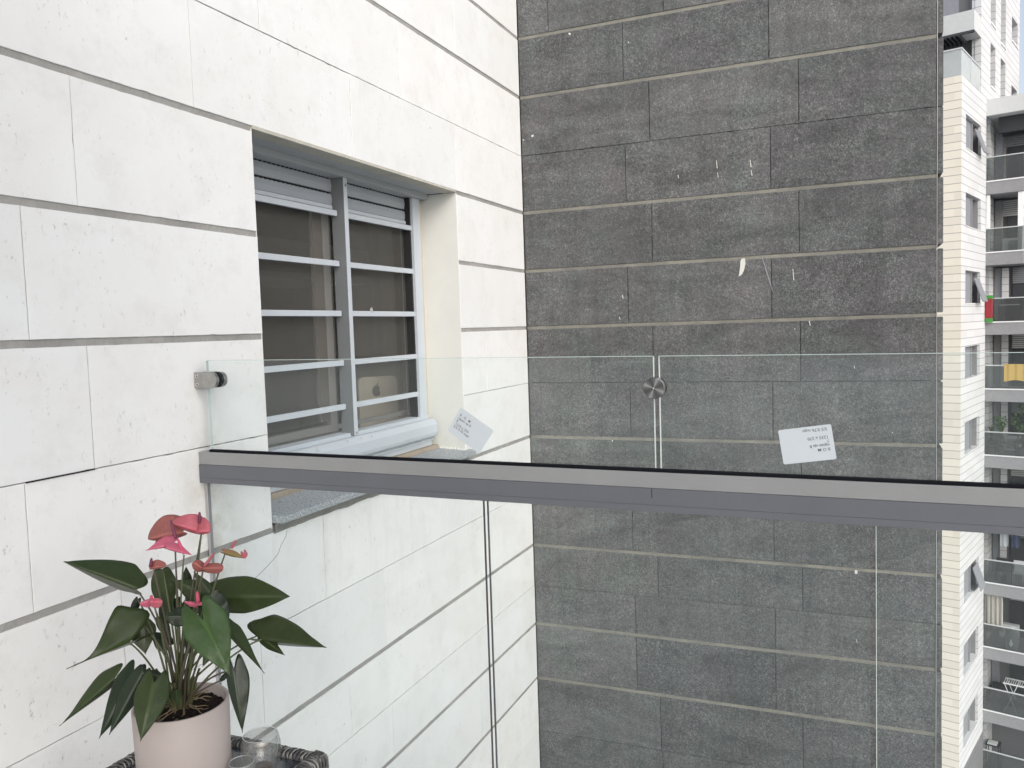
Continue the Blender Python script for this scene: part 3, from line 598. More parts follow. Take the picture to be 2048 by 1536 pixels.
def blade(base, tip, w1, w2, a1, a2, bend=.0, lobe=.16, peak=.24, curl=0, name='leaf', m=None, par=None, cup=0, wave=.03, tail=1.0, nt_=22, ns=7):
    """heart shaped blade. base/tip 3-D; w1,w2 half widths of the two halves; a1,a2 how far each half turns away from the viewer"""
    ax = tip-base; L = ax.length; ax.normalize(); vd = ((base+tip)/2).normalized()
    per = ax.cross(vd).normalized(); nrm = per.cross(ax).normalized()
    if nrm.dot(vd) > 0: nrm = -nrm
    mb = MB(); vein = []; rows = []
    for i in range(nt_+1):
        t = i/nt_; row = []
        if t < peak: wv = .80+.20*math.sin(math.pi/2*t/peak)
        else: wv = max(0, 1-((t-peak)/(1-peak))**1.45)**(1.25*tail)
        wv = max(wv, .012)
        mid = base+ax*(L*t)+nrm*(bend*4*t*(1-t))*L+Vector((0, 0, -1))*curl*L*t*t
        for j in range(-ns, ns+1):
            s = j/ns; wd, an = (w1, a1) if s > 0 else (w2, a2)
            dr = per*(1 if s > 0 else -1)*math.cos(an)-nrm*math.sin(an)
            a = abs(s); back = lobe*L*(math.sin(a*math.pi*.74)*1.15 if lobe > 0 else 0)*(1-t)**4 - L*.13*(a**3)*max(0, 1-t*5)
            p = mid+dr*(wd*wv*a)-ax*back+nrm*(cup*wd*wv*a*a)+nrm*wave*wd*math.sin(t*17+s*2)*a
            row.append(mb.P(p))
            q = abs(((t-a*.22)*8) % 1-.5)*2
            vein.append(max(1-a*9, .35*max(0, 1-q*5) if .03 < t < .95 else 0, 0))
        rows.append(row)
    for i in range(nt_):
        for k in range(2*ns): mb.F((rows[i][k], rows[i][k+1], rows[i+1][k+1], rows[i+1][k]))
    o = mb.build(name, m, par or plant, smooth=True, fix=False)
    if par is None or par == plant: pass
    a_ = o.data.attributes.new('vein', 'FLOAT', 'POINT'); a_.data.foreach_set('value', vein)
    sm = o.modifiers.new('thick', 'SOLIDIFY'); sm.thickness = .0007
    return o
def stem(p0, p1, r=.0016, sag=.1, m=None, name='stem', side=(0, 0, 0)):
    p0, p1 = Vector(p0), Vector(p1); L = (p1-p0).length; pts = []
    for k in range(13):
        t = k/12; h = Vector((p0.x+(p1.x-p0.x)*t**(1+sag*4), p0.y+(p1.y-p0.y)*t**(1+sag*4), p0.z+(p1.z-p0.z)*(t if sag <= 0 else (1-(1-t)**(1+sag*2)))))
        pts.append(h+Vector(side)*math.sin(math.pi*t)*L)
    mb = MB(); mb.tube(pts, [r*(1.35-.45*k/12) for k in range(13)], 7); return mb.build(name, m or STM, plant, smooth=True)
D0 = 1.716
R_ = math.radians
root = lambda dx=0, dy=0: Vector((PC.x+dx, PC.y+dy, PZ-.015))
# leaf: base px, tip px, depths, half widths (m) + turn angles, options
LEAVES = [
 ((273, 1179), (127, 1123), 1.70, 1.64, .050, .056, 76, 36, 0, dict(lobe=.12, peak=.20, bend=-.03, tail=.85)),
 ((259, 1284), (133, 1338), 1.66, 1.60, .050, .078, 84, 8, 0, dict(lobe=.42, peak=.15, curl=.0, tail=3.6, bend=.06)),
 ((283, 1246), (291, 1309), 1.72, 1.71, .027, .027, 10, 10, 0, dict(lobe=.12, peak=.3)),
 ((229, 1358), (119, 1452), 1.62, 1.60, .030, .034, 72, 40, 0, dict(lobe=.2, peak=.22, tail=1.5, bend=.05)),
 ((268, 1342), (198, 1477), 1.62, 1.57, .030, .028, 20, 30, 1, dict(lobe=.15, peak=.25, bend=.05)),
 ((287, 1344), (218, 1470), 1.60, 1.56, .022, .026, 40, 30, 1, dict(lobe=.1, peak=.35)),
 ((308, 1366), (281, 1483), 1.58, 1.53, .034, .034, 18, 30, 0, dict(lobe=.24, peak=.28, bend=.06)),
 ((325, 1139), (337, 1246), 1.74, 1.74, .024, .026, 10, 10, 0, dict(lobe=.05, peak=.35)),
 ((424, 1192), (343, 1160), 1.76, 1.74, .026, .024, 10, 30, 0, dict(lobe=.1, peak=.4)),
 ((425, 1193), (580, 1193), 1.76, 1.74, .044, .036, 15, 15, 0, dict(lobe=.14, peak=.42, bend=.05, tail=.8)),
 ((521, 1278), (653, 1295), 1.72, 1.66, .056, .040, 20, 80, 0, dict(lobe=.28, peak=.16, bend=.02)),
 ((516, 1270), (570, 1311), 1.73, 1.72, .012, .016, 20, 50, 0, dict(lobe=.0, peak=.4)),
 ((407, 1241), (461, 1353), 1.56, 1.53, .043, .043, 12, 14, 2, dict(lobe=.36, peak=.20, bend=.06, tail=1.1)),
 ((418, 1190), (455, 1268), 1.70, 1.69, .028, .020, 10, 40, 1, dict(lobe=.1, peak=.4, wave=.08)),
 ((452, 1248), (529, 1347), 1.64, 1.60, .020, .015, 30, 55, 0, dict(lobe=.12, peak=.2, tail=1.3)),
 ((468, 1338), (485, 1466), 1.58, 1.56, .026, .017, 10, 25, 1, dict(lobe=.22, peak=.25, bend=.04)),
 ((378, 1234), (330, 1235), 1.62, 1.61, .018, .020, 10, 20, 1, dict(lobe=.1, peak=.5, tail=.6)),
 ((276, 1198), (258, 1242), 1.74, 1.73, .009, .009, 20, 20, 1, dict(lobe=.1, peak=.3)),
 ((324, 1361), (287, 1339), 1.66, 1.64, .012, .012, 10, 20, 1, dict(lobe=.1, peak=.4)),
 ((422, 1298), (405, 1334), 1.70, 1.69, .011, .011, 10, 20, 0, dict(lobe=.05, peak=.3)),
 ((376, 1172), (372, 1132), 1.76, 1.76, .012, .010, 10, 20, 1, dict(lobe=.05, peak=.35)),
 ((424, 1190), (387, 1143), 1.75, 1.75, .015, .013, 10, 30, 0, dict(lobe=.05, peak=.35)),
 ((318, 1236), (344, 1282), 1.74, 1.73, .012, .012, 20, 20, 0, dict(lobe=.1, peak=.35)),
 ((352, 1380), (356, 1412), 1.68, 1.66, .010, .010, 20, 20, 0, dict(lobe=.1, peak=.35)),
 ((335, 1290), (300, 1262), 1.76, 1.77, .020, .020, 20, 30, 1, dict(lobe=.15, peak=.3)),
 ((392, 1262), (372, 1312), 1.70, 1.70, .020, .020, 15, 20, 1, dict(lobe=.15, peak=.25)),
 ((432, 1250), (452, 1300), 1.76, 1.76, .020, .018, 15, 20, 1, dict(lobe=.15, peak=.25)),
 ((395, 1205), (352, 1225), 1.80, 1.80, .024, .024, 25, 25, 0, dict(lobe=.15, peak=.3)),
 ((345, 1200), (322, 1262), 1.80, 1.80, .026, .024, 15, 20, 1, dict(lobe=.15, peak=.3)),
 ((410, 1215), (440, 1250), 1.80, 1.80, .024, .024, 15, 20, 0, dict(lobe=.15, peak=.3)),
 ((440, 1362), (470, 1333), 1.76, 1.77, .006, .006, 20, 20, 1, dict(lobe=.0, peak=.35)),
]
for k, (b, t, db, dt, w1, w2, a1, a2, mi, kw) in enumerate(LEAVES):
    B, T = at(*b, db), at(*t, dt)
    sgn = 1
    blade(B, T, w1, w2, R_(a1), R_(a2), m=LF[mi], **kw)
    ang = k*2.4; p0 = root(.016*math.cos(ang)-.005, .016*math.sin(ang))
    stem(p0, B+(T-B)*.02, .0019, .10 if T.z > p0.z+.03 or B.z > p0.z+.05 else .03, STM if k % 3 else STP, 'petiole')
FLOWERS = [   # (hinge px, tip px, half widths, angles, spathe mat, spadix from/to px, depth, stem px, options)
 ((366, 1064), (296, 1078), .020, .045, 60, 25, 1, (311, 1098), (317, 1072), 0, 1.70, (351, 1100), dict(bend=.34, lobe=.1, peak=.4, tail=.55)),
 ((403, 1064), (344, 1046), .016, .032, 65, 15, 0, (399.5, 1046), (399, 1024), 0, 1.69, (403, 1066), dict(bend=.16, lobe=.10, peak=.35, tail=.45)),
 ((392, 1064), (421, 1062), .030, .010, 20, 60, 0, (399.5, 1046), (399, 1024), 0, 1.688, (403, 1066), dict(bend=.25, lobe=.10, peak=.55, tail=.4)),
 ((340, 1090), (291, 1101), .008, .022, 70, 25, 2, (341, 1040), (352, 1078), 0, 1.66, (350, 1095), dict(bend=.10, lobe=.35, peak=.2, tail=1.3)),
 ((335, 1096), (384, 1110), .016, .007, 30, 70, 2, (355, 1077), (368, 1108), 1, 1.65, (368, 1110), dict(bend=.05, lobe=.25, peak=.3)),
 ((300, 1137), (333, 1131), .016, .006, 20, 60, 1, (303, 1116), (301, 1134), 0, 1.70, (308, 1140), dict(bend=.12, lobe=.1, peak=.5, tail=.5)),
 ((407, 1138), (386, 1124), .014, .014, 40, 40, 1, (408, 1133), (429, 1106), 2, 1.68, (406, 1141), dict(bend=.10, lobe=.1, peak=.5, tail=.5)),
 ((407, 1136), (447, 1136), .013, .014, 40, 40, 1, (409, 1132), (428, 1107), 2, 1.675, (406, 1141), dict(bend=.06, lobe=.1, peak=.6, tail=.5)),
 ((447, 1104), (492, 1117), .010, .006, 30, 50, 3, (463, 1096), (471, 1081), 2, 1.70, (450, 1108), dict(bend=.03, lobe=.15, peak=.35)),
 ((303, 1200), (279, 1207), .014, .006, 30, 60, 2, (303, 1190), (302, 1200), 1, 1.66, (308, 1212), dict(bend=.1, lobe=.1, peak=.4, tail=.6)),
 ((300, 1203), (325, 1204), .008, .014, 30, 30, 0, (310, 1200), (309, 1206), 1, 1.65, (309, 1214), dict(bend=.04, lobe=.1, peak=.5, tail=.5)),
 ((394, 1209), (368, 1203), .007, .006, 30, 60, 2, (394, 1183), (397, 1205), 1, 1.60, (395, 1212), dict(bend=.08, lobe=.15, peak=.4)),
 ((393, 1208), (414, 1209), .005, .005, 30, 60, 2, (394, 1183), (396, 1205), 1, 1.60, (395, 1212), dict(bend=.10, lobe=.1, peak=.4)),
 ((488, 1108), (491, 1116), .007, .007, 10, 20, 0, (470, 1084), (471, 1082), 2, 1.695, (450, 1108), dict(bend=.1, lobe=.9, peak=.4, tail=.5)),
]
for k, (h, t, w1, w2, a1, a2, mi, s0, s1, sm_, d, st, kw) in enumerate(FLOWERS):
    H, T = at(*h, d), at(*t, d-.012)
    fo = blade(H, T, w1, w2, R_(a1), R_(a2), m=SP[mi], name='spathe', **kw)
    A, B = at(*s0, d-.004), at(*s1, d-.006); n_ = 8
    mb = MB(); mb.tube([A+(B-A)*(i/n_)+Vector((0, 0, 0)) for i in range(n_+1)], [.0028, .0032, .0033, .0033, .0031, .0030, .0028, .0024, .0014] if A.z < B.z else [.0014, .0024, .0028, .003, .0031, .0032, .0033, .003, .0026], 10)
    mb.build('spadix', SX[sm_], plant, smooth=True)
    ang = k*1.9+1; p0 = root(.012*math.cos(ang), .012*math.sin(ang)); stem(p0, at(*st, d), .0017, .02, STP if k % 2 else STM, 'flower_stem')
for k in range(16):                                # short old sheaths and side stalks at the crown
    a = k*2.399; p0 = root(.018*math.cos(a), .018*math.sin(a)); L = .05+.05*((k*37) % 10)/10
    stem(p0, p0+Vector((math.cos(a)*L*.30, math.sin(a)*L*.30, L)), .0026, .05, STD if k % 2 else STM, 'sheath')
mb = MB(); rg = random.Random(3)
for k in range(30):
    a = rg.uniform(0, 6.28); p = root(.012*math.cos(a), .012*math.sin(a))+Vector((0, 0, .012)); d = Vector((math.cos(a), math.sin(a), 0)); pts = [p]
    for i in range(6):
        d = (d+Vector((rg.uniform(-.5, .5), rg.uniform(-.5, .5), rg.uniform(-.5, .25)))).normalized(); q = pts[-1]+d*.009; q.z = max(q.z, PZ-.018); pts.append(q)
    mb.tube(pts, .0010, 5)
mb.build('roots', mat('root_tan', (.20, .15, .09), .8), plant, smooth=True)

CUPG = m_glass('cup_glass', (.87, .875, .87), .035, .03)
def cup(px, py, zr, r, h, label, dregs):
    c = on(2, zr, px, py); zb = TZ-.009
    t = thing('drinking_glass', label, 'glass', (c.x, c.y, zb)); H = zr-zb
    mb = MB()
    out = [(0, .001), (r*.55, .001), (r*.68, .006), (r*1.02, H*.32), (r*1.13, H*.58), (r*1.10, H*.8), (r*1.0, H*.97), (r*.97, H), (r*.94, H*.985)]
    inn = [(r*.94, H*.985), (r*.95, H*.8), (r*.93, H*.55), (r*.78, H*.30), (r*.45, H*.16), (0, H*.13)]
    mb.lathe(out, (c.x, c.y, zb), 56); mb.build('outer_wall', CUPG, t, smooth=True)
    mb = MB(); mb.lathe(inn, (c.x, c.y, zb), 56); mb.build('inner_wall', CUPG, t, smooth=True)
    mb = MB(); mb.lathe([(r*(.955+.02*math.cos(a)), H*.99+r*.02*math.sin(a)) for a in [k*math.pi/4 for k in range(9)]], (c.x, c.y, zb), 56); mb.build('rim', mat('rim_glass', (.62, .64, .63), .1, 0, .8), t, smooth=True)
    if dregs:
        mb = MB(); mb.lathe([(0, H*.135), (r*.45, H*.165), (r*.60, H*.215), (0, H*.215)], (c.x, c.y, zb), 32); mb.build('coffee_dregs', mat('coffee', (.10, .065, .04), .3), t, smooth=True)
cup(520.5, 1468, TZ+.083, .0375, .08, 'rounded double walled glass with coffee dregs, beside the pot on the rattan table', True)
cup(483, 1523, TZ+.05, .0262, .05, 'small clear glass cut off by the photo edge, between pot and double walled glass', False)

# ================================================================== FAR TOWER
CT = Vector((37.03, -3.785, 0)); TH = math.radians(-17.1); U = Vector((math.cos(TH), math.sin(TH), 0)); V = Vector((-math.sin(TH), math.cos(TH), 0))
TM = Matrix(((U.x, V.x, 0, CT.x), (U.y, V.y, 0, CT.y), (0, 0, 1, 0), (0, 0, 0, 1)))
GZ = -27.0
def m_clad(name, col, line, pitch=.3213, vj=True):
    m = mat(name, col, .7, 0, .3); n = N(m); s = n.sep()
    z = n.math('FRACT', n.math('MULTIPLY', n.math('ADD', s[2], 60.11), 1/pitch)); ln = n.math('LESS_THAN', z, .085)
    row = n.math('FLOOR', n.math('MULTIPLY', n.math('ADD', s[2], 60.11), 1/pitch))
    wn = n.new('ShaderNodeTexWhiteNoise', noise_dimensions='2D'); cb = n.new('ShaderNodeCombineXYZ')
    u_ = n.math('ADD', n.math('MULTIPLY', s[0], .956), n.math('MULTIPLY', s[1], .9)); n.link(n.math('FLOOR', n.math('ADD', n.math('MULTIPLY', u_, 1.1), n.math('MULTIPLY', row, .5))), cb.inputs[0]); n.link(row, cb.inputs[1]); n.link(cb.outputs[0], wn.inputs['Vector'])
    c = n.mix(wn.outputs['Value'], tuple(x*.93 for x in col), tuple(min(1, x*1.04) for x in col)); c = n.mix(n.ramp(n.noise(.35, 4, .6), (.4, 0), (.75, .3)), c, (col[0]*.9, col[1]*.86, col[2]*.78))
    c = n.mix(ln, c, line); n.base(c); return m
CREAM = m_clad('cream_cladding', (.74, .69, .60), (.36, .33, .29)); WHT = m_clad('white_cladding', (.62, .625, .64), (.30, .30, .31)); DKC = m_clad('grey_cladding', (.19, .19, .20), (.1, .1, .1))
TG = mat('tower_dark_glass', (.045, .048, .055), .2, 0, .35); TSH = m_metal('tower_shutter', (.25, .26, .285), .6); TGR = m_mortar('tower_grey_render', (.30, .30, .31), (.26, .26, .27)); TLG = m_mortar('tower_light_render', (.60, .61, .61), (.56, .57, .57))
TDK = mat('tower_dark', (.045, .048, .055), .7); TINT = mat('tower_recess_wall', (.17, .17, .175), .8); TWH = mat('tower_white_trim', (.8, .8, .8), .6); BGL = m_glass('balcony_glass', (.50, .53, .53), .06, .03, .2)
BGR = mat('balcony_top_rail', (.55, .57, .58), .4)
def tb_(): m = MB(); m.M = TM; return m
tower = thing('apartment_tower', 'white stone apartment tower with grey balconies beyond the dark wall', 'building', (CT.x, CT.y, GZ))
S1 = 4.79; FL = [7.92, 4.85, 1.76, -1.33, -4.41, -7.49, -10.6, -13.7, -16.78]
mb = tb_(); mb.box(.3, S1, .36, 6, GZ, 9.0); mb.build('core', TDK, tower)
mb = tb_(); mb.box(-.02, 0, 0.0, 6, GZ, 9.26); mb.build('front_wall', CREAM, tower)
mb = tb_(); zt = 9.26
for z in FL:
    mb.box(.001, S1, 0, .35, z, zt); mb.box(.001, .76, 0, .35, z-1.32, z); mb.box(3.68, S1, 0, .35, z-1.32, z); zt = z-1.32
mb.box(.001, S1, 0, .35, -19.0, zt); mb.build('side_wall', WHT, tower)
mb = tb_(); mb.box(-.02, S1, -.02, 6, GZ, -19.0); mb.build('plinth', DKC, tower)
for k, z in enumerate(FL):
    wn_ = tb_(); wn_.box(.76, 3.68, .30, .34, z-1.32, z); wo = wn_.build('window', TG, tower)
    m1 = tb_(); m1.box(1.45, 2.5, .17, .22, z-1.30, z-.02); m1.build('shutter', TSH, wo)
    m1 = tb_(); m1.box(.74, 3.70, -.03, .34, z-1.345, z-1.322); m1.build('window_sill', TWH, wo)
    m1 = tb_(); m1.box(.76, .82, .1, .3, z-1.32, z); m1.box(2.5, 2.56, .1, .3, z-1.32, z); m1.box(3.62, 3.68, .1, .3, z-1.32, z); m1.box(.82, 2.5, .12, .3, z-.05, z); m1.box(2.56, 3.62, .12, .3, z-.05, z); m1.build('frame', TGR, wo)
    if k in (0, 2, 6):
        m1 = tb_(); A = [(2.6, .05, z-.30), (3.6, .05, z-.30), (3.6, -.28, z-1.27), (2.6, -.28, z-1.27)]
        i = [m1.P(p) for p in A]+[m1.P((p[0], p[1]-.03, p[2]+.03)) for p in A]
        for q in ((0, 1, 2, 3), (4, 5, 6, 7), (0, 1, 5, 4), (1, 2, 6, 5), (2, 3, 7, 6), (3, 0, 4, 7)): m1.F([i[a] for a in q])
        m1.build('open_awning_sash', TSH, wo)
# upper tower, set back behind the terrace
UP_ = [(5.6, 6.75, 9.98, 11.83), (5.6, 6.75, 12.70, 15.3), (8.0, 9.2, 9.0, 11.73), (8.0, 9.2, 12.40, 15.6), (10.85, 12.5, 8.4, 11.08), (10.85, 12.5, 13.2, 14.35)]
mb = tb_(); xs = [3.63, 5.6, 6.75, 8.0, 9.2, 10.85, 12.5, 13.03]
for a, b in zip(xs, xs[1:]):
    hol = sorted([(z0, z1) for s0, s1_, z0, z1 in UP_ if s0 == a])
    z = 9.0 if b <= S1 else -27.0
    if not hol: mb.box(a, b, 0, .35, 9.261 if a < S1 else GZ, 30); continue
    z = GZ
    for z0, z1 in hol: mb.box(a, b, 0, .35, z, z0); z = z1
    mb.box(a, b, 0, .35, z, 30)
mb.build('upper_side_wall', WHT, tower)
for s0, s1_, z0, z1 in UP_:
    m1 = tb_(); m1.box(s0, s1_, .25, .3, z0, z1); wo = m1.build('window', TG, tower); m1 = tb_(); m1.box(s0-.02, s1_+.02, -.05, .25, z0-.06, z0+.002); m1.build('window_sill', TWH, wo)
mb = tb_(); mb.box(3.60, 3.63, 0, .235, 9.26, 30); mb.build('upper_front_wall', WHT, tower)
mb = tb_(); mb.box(3.9, 4.0, .235, 6, 9.26, 30); mb.build('terrace_back_wall', TINT, tower)
mb = tb_(); mb.box(3.85, 3.9, .25, .45, 9.26, 30); mb.build('pier', TGR, tower)
for _z in ((9.35, 10.9), (12.3, 14.6)):
    mb = tb_(); mb.box(3.8, 3.899, .9, 3.5, *_z); mb.build('terrace_shutter', TSH, tower)
mb = tb_(); mb.box(3.78, 3.80, .88, 3.5, 10.9, 10.98); mb.box(3.78, 3.8, .88, 3.5, 12.2, 12.28); mb.build('shutter_gap', TDK, tower)
mb = tb_(); mb.box(2.2, 3.6, .0, 6, 11.55, 12.35); mb.build('upper_balcony', TLG, tower)
mb = tb_()
for k in range(12): mb.box(2.2+.02, 3.58, .55+k*.16, .62+k*.16, 11.40, 11.549)
mb.box(2.2, 2.3, .0, 6, 11.45, 11.549); mb.build('pergola_slats', TDK, tower)
ba = tb_(); ba.box(.03, .05, .03, 6, 9.26, 10.28); ba.box(.05, 3.58, .03, .05, 9.26, 10.28); bo = ba.build('balustrade_glass', m_glass('terrace_glass', (.75, .8, .8), .45, .05, .1), tower)  # heavy pale film paints the sky's reflection into this glass
mb = tb_(); mb.box(.0, .07, .0, 6, 10.28, 10.33); mb.box(.07, 3.6, 0, .07, 10.28, 10.33); mb.box(1.75, 1.8, .01, .025, 9.26, 10.28); mb.build('top_rail', BGR, bo)
# right hand balconies
FA = [5.71, 2.64, -.40, -3.34, -6.29, -9.2, -12.06, -15.02, -17.96, -20.9]
mb = tb_(); mb.box(7.0, 7.1, -7, 0, GZ, 5.6); mb.box(9.6, 9.7, -1.42, 0, 5.6, 9.2); mb.build('recess_wall', TINT, tower)
mb = tb_(); mb.box(S1, 9.6, -4.5, -.002, 8.53, 9.21); mb.build('roof_slab', TLG, tower)
for k in range(5):
    mb = tb_(); s = 5.5+k*.9; mb.box(s, s+.25, -4.4, -.35, 7.85, 8.529); mb.build('pergola_beam', TDK, tower)
for k, z in enumerate(FA):
    R = -1.42 if k < 2 else -7.0
    mb = tb_(); mb.box(S1, 6.999, R, -.002, z-.55, z); sl_ = mb.build('balcony_slab', TGR, tower)
    mb = tb_(); mb.box(S1-.03, S1, R-.02, -.002, z-.02, z+.03); mb.build('slab_drip_edge', TWH, sl_)
    mb = tb_(); mb.box(S1+.04, S1+.06, R+.03, -.01, z+.03, z+1.02)
    if k < 2: mb.box(S1+.07, 6.9, R+.02, R+.04, z+.03, z+1.02)
    bo = mb.build('balustrade_glass', BGL, tower)
    mb = tb_(); mb.box(S1+.02, S1+.08, R, -.005, z+1.02, z+1.06); mb.build('top_rail', BGR, bo)
    # recess: dark pier, window with shutter, door
    if k < 9:
        mb = tb_(); mb.box(6.6, 6.98, -.32, -.04, z, z+2.42); mb.build('dark_pier', TGR if k % 2 else TSH, tower)
        mb = tb_(); mb.box(6.9, 6.98, -1.55 if k < 2 else -3.2, -.48 if k in (0, 1) else -.72, z+.0, z+1.7); mb.build('balcony_door', TDK, tower)
        mb = tb_()
        for j in range(8): mb.box(6.86, 6.93, (-1.35 if k < 2 else -3.2), (-.15 if k in (0, 1) else -.72), z+1.72+j*.09, z+1.78+j*.09)
        mb.build('roller_shutter', TLG if k % 2 else TSH, tower)
        if k in (2, 3, 4, 5, 6):
            mb = tb_(); mb.box(6.5, 6.56, -.62, -.36, z, z+2.4); mb.build('white_pier', WHT, tower)
        if k == 1:
            mb = tb_(); mb.box(4.9, 6.9, -1.42, -1.36, z-.55+3.07-.5, z+3.07-.56); mb.box(4.85, 5.0, -1.40, -1.2, z, z+2.5); mb.box(4.85, 5.0, -.14, -.003, z, z+2.5); mb.build('white_post', TWH, tower)
# things on the balconies
def item(name, label, cat, s, t, z, group=None):
    p = TM @ Vector((s, t, z)); return thing(name, label, cat, p, group)
RED = mat('red_plastic', (.28, .02, .03), .5); GRN = mat('green_plastic', (.05, .25, .04), .5); YEL = mat('ochre_cloth', (.48, .33, .10), .9); LEG = mat('white_metal', (.75, .75, .75), .4)
CLO = mat('beige_cloth', (.42, .40, .36), .9); BAG = mat('pale_sack', (.55, .58, .57), .7); BLK = mat('black_cover', (.02, .022, .026), .6); GRE = mat('balcony_leaf', (.05, .10, .03), .6)
q = item('storage_box', 'red storage box with bright green lid and foot on a balcony', 'box', 4.95, -.16, FA[2])
mb = tb_(); mb.box(4.62, 4.76, -.30, -.02, -.22, .62); mb.build('body', RED, q, bevel=.02)
mb = tb_(); mb.box(4.60, 4.77, -.31, -.05, .62, .78); mb.box(4.60, 4.77, -.31, -.02, -.40, -.22); mb.build('lid', GRN, q, bevel=.02)
q = item('barbecue', 'black covered barbecue behind the balcony glass beside the red box', 'barbecue', 5.6, -.8, FA[2])
mb = tb_(); mb.prism([(-.4, 0), (-.4, .75), (-.5, .9), (-.7, 1.05), (-1.1, 1.08), (-1.25, .95), (-1.3, .75), (-1.3, 0)], lambda p, q_, t: (t, p, FA[2]+q_), 5.3, 5.9); mb.build('cover', BLK, q)
mb = tb_(); mb.box(5.25, 5.3, -1.25, -.45, FA[2]+.72, FA[2]+.76); mb.build('handle', LEG, q)
q = tb_(); fp = []
for k in range(14):
    t = -.74-.1*k; fp.append((t, .012*math.sin(k*2.1)))
for (t0, o0), (t1, o1) in zip(fp, fp[1:]):
    h = -.72-.03*math.sin(t0*7); i = [q.P((4.80+o0-.05, t0, FA[3]+1.10)), q.P((4.80+o1-.05, t1, FA[3]+1.10)), q.P((4.76+o1, t1, FA[3]+1.1+h)), q.P((4.76+o0, t0, FA[3]+1.1+h)), q.P((4.92, t0, FA[3]+1.10)), q.P((4.92, t1, FA[3]+1.10)), q.P((4.94, t0, FA[3]+.7)), q.P((4.94, t1, FA[3]+.7))]
    q.F((i[0], i[1], i[2], i[3])); q.F((i[0], i[4], i[5], i[1])); q.F((i[4], i[6], i[7], i[5]))
yo = q.build('cloth', YEL); tag(yo, 'ochre yellow cloth hung over the balcony glass of the far tower', 'cloth'); m_ = yo.modifiers.new('t', 'SOLIDIFY'); m_.thickness = .02
def bush(s, t, z, h, w_, label, seed):
    q = item('balcony_plant', label, 'plant', s, t, z, 'plants on the far balconies'); rg = random.Random(seed)
    mb = tb_(); mb.lathe([(0, 0), (.13, 0), (.17, .28), (0, .28)], (s, t, z), 14); mb.build('pot', TGR, q)
    mb = tb_()
    for k in range(170):
        a = rg.uniform(0, 6.28); rr_ = w_*math.sqrt(rg.random()); zz = z+.3+h*rg.random(); c = Vector((s+rr_*math.cos(a), t+rr_*math.sin(a)*(.6+.4*math.sin(zz*5)), zz)); d = Vector((rg.gauss(0, 1), rg.gauss(0, 1), rg.gauss(0, 1))).normalized(); e = d.orthogonal().normalized()
        l = .09; i = [mb.P(c-d*l), mb.P(c+e*l*.45), mb.P(c+d*l), mb.P(c-e*l*.45)]; mb.F(i)
    mb.build('foliage', GRE, q, fix=False)
bush(5.3, -.55, FA[4], 1.4, .28, 'leafy green plant on a balcony, left of the taller one', 1); bush(5.4, -1.25, FA[4], 1.9, .35, 'taller bushy green plant on a balcony, near the right edge of the photo', 2)
bush(5.2, -.2, FA[4], .9, .2, 'small green plant in the balcony corner against the white tower wall', 4)
def chair(s, t, z, label, m, sc=1):
    q = item('balcony_chair', label, 'chair', s, t, z, 'chairs on the far balconies')
    mb = tb_(); mb.box(s-.22, s+.22, t-.22, t+.22, z+.42, z+.47); mb.build('seat', m, q)
    mb = tb_(); mb.box(s+.18, s+.22, t-.22, t+.22, z+.47, z+.95); mb.build('backrest', m, q)
    for a in (-.2, .17):
        for b in (-.2, .17): mb = tb_(); mb.box(s+a, s+a+.03, t+b, t+b+.03, z, z+.42); mb.build('leg', m, q)
chair(5.6, -.55, FA[6], 'black chair on the balcony just below the handrail, nearer the white wall', BLK)
chair(5.5, -1.25, FA[6], 'white chair on the balcony just below the handrail, near the right edge of the photo', LEG)
q = item('balcony_table', 'dark table between the two chairs on the balcony just below the handrail', 'table', 5.2, -.9, FA[6])
mb = tb_(); mb.box(5.0, 5.5, -1.1, -.65, FA[6]+.7, FA[6]+.74); mb.build('table_top', BLK, q)
for a in (5.02, 5.45):
    for b in (-1.08, -.7): mb = tb_(); mb.box(a, a+.03, b, b+.03, FA[6], FA[6]+.7); mb.build('leg', BLK, q)
q = tb_(); A = []
for k in range(20): A.append((5.0+.05*math.sin(k*1.3), -.02-.037*k))
for (s0, t0), (s1_, t1) in zip(A, A[1:]):
    i = [q.P((s0, t0, FA[7]+2.35)), q.P((s1_, t1, FA[7]+2.35)), q.P((s1_+.03, t1, FA[7]+.75+.1*math.sin(t1*9))), q.P((s0+.03, t0, FA[7]+.75+.1*math.sin(t0*9)))]; q.F(i)
co_ = q.build('hanging_curtain', CLO); tag(co_, 'beige cloth curtain hanging from a balcony ceiling beside the white wall', 'curtain'); m_ = co_.modifiers.new('t', 'SOLIDIFY'); m_.thickness = .02
q = tb_(); q.M = TM; 
for k in range(1):
    prof = [(0, 0), (.22, .02), (.27, .3), (.24, .7), (.16, .95), (.05, 1.05), (0, 1.0)]
    q.lathe(prof, (5.1, -1.08, FA[7]), 14)
sk_ = q.build('sack', BAG, smooth=True); tag(sk_, 'pale tied sack standing behind the balcony glass below the curtain level', 'sack')
q = item('drying_rack', 'white folding drying rack with slatted top on a lower balcony', 'drying rack', 5.4, -1.2, FA[8])
mb = tb_()
for k in range(10): mb.box(5.1, 5.75, -.78-.085*k, -.76-.085*k, FA[8]+1.30, FA[8]+1.33)
mb.box(5.08, 5.12, -1.65, -.74, FA[8]+1.29, FA[8]+1.34); mb.box(5.73, 5.77, -1.65, -.74, FA[8]+1.29, FA[8]+1.34); mb.build('slatted_top', LEG, q)
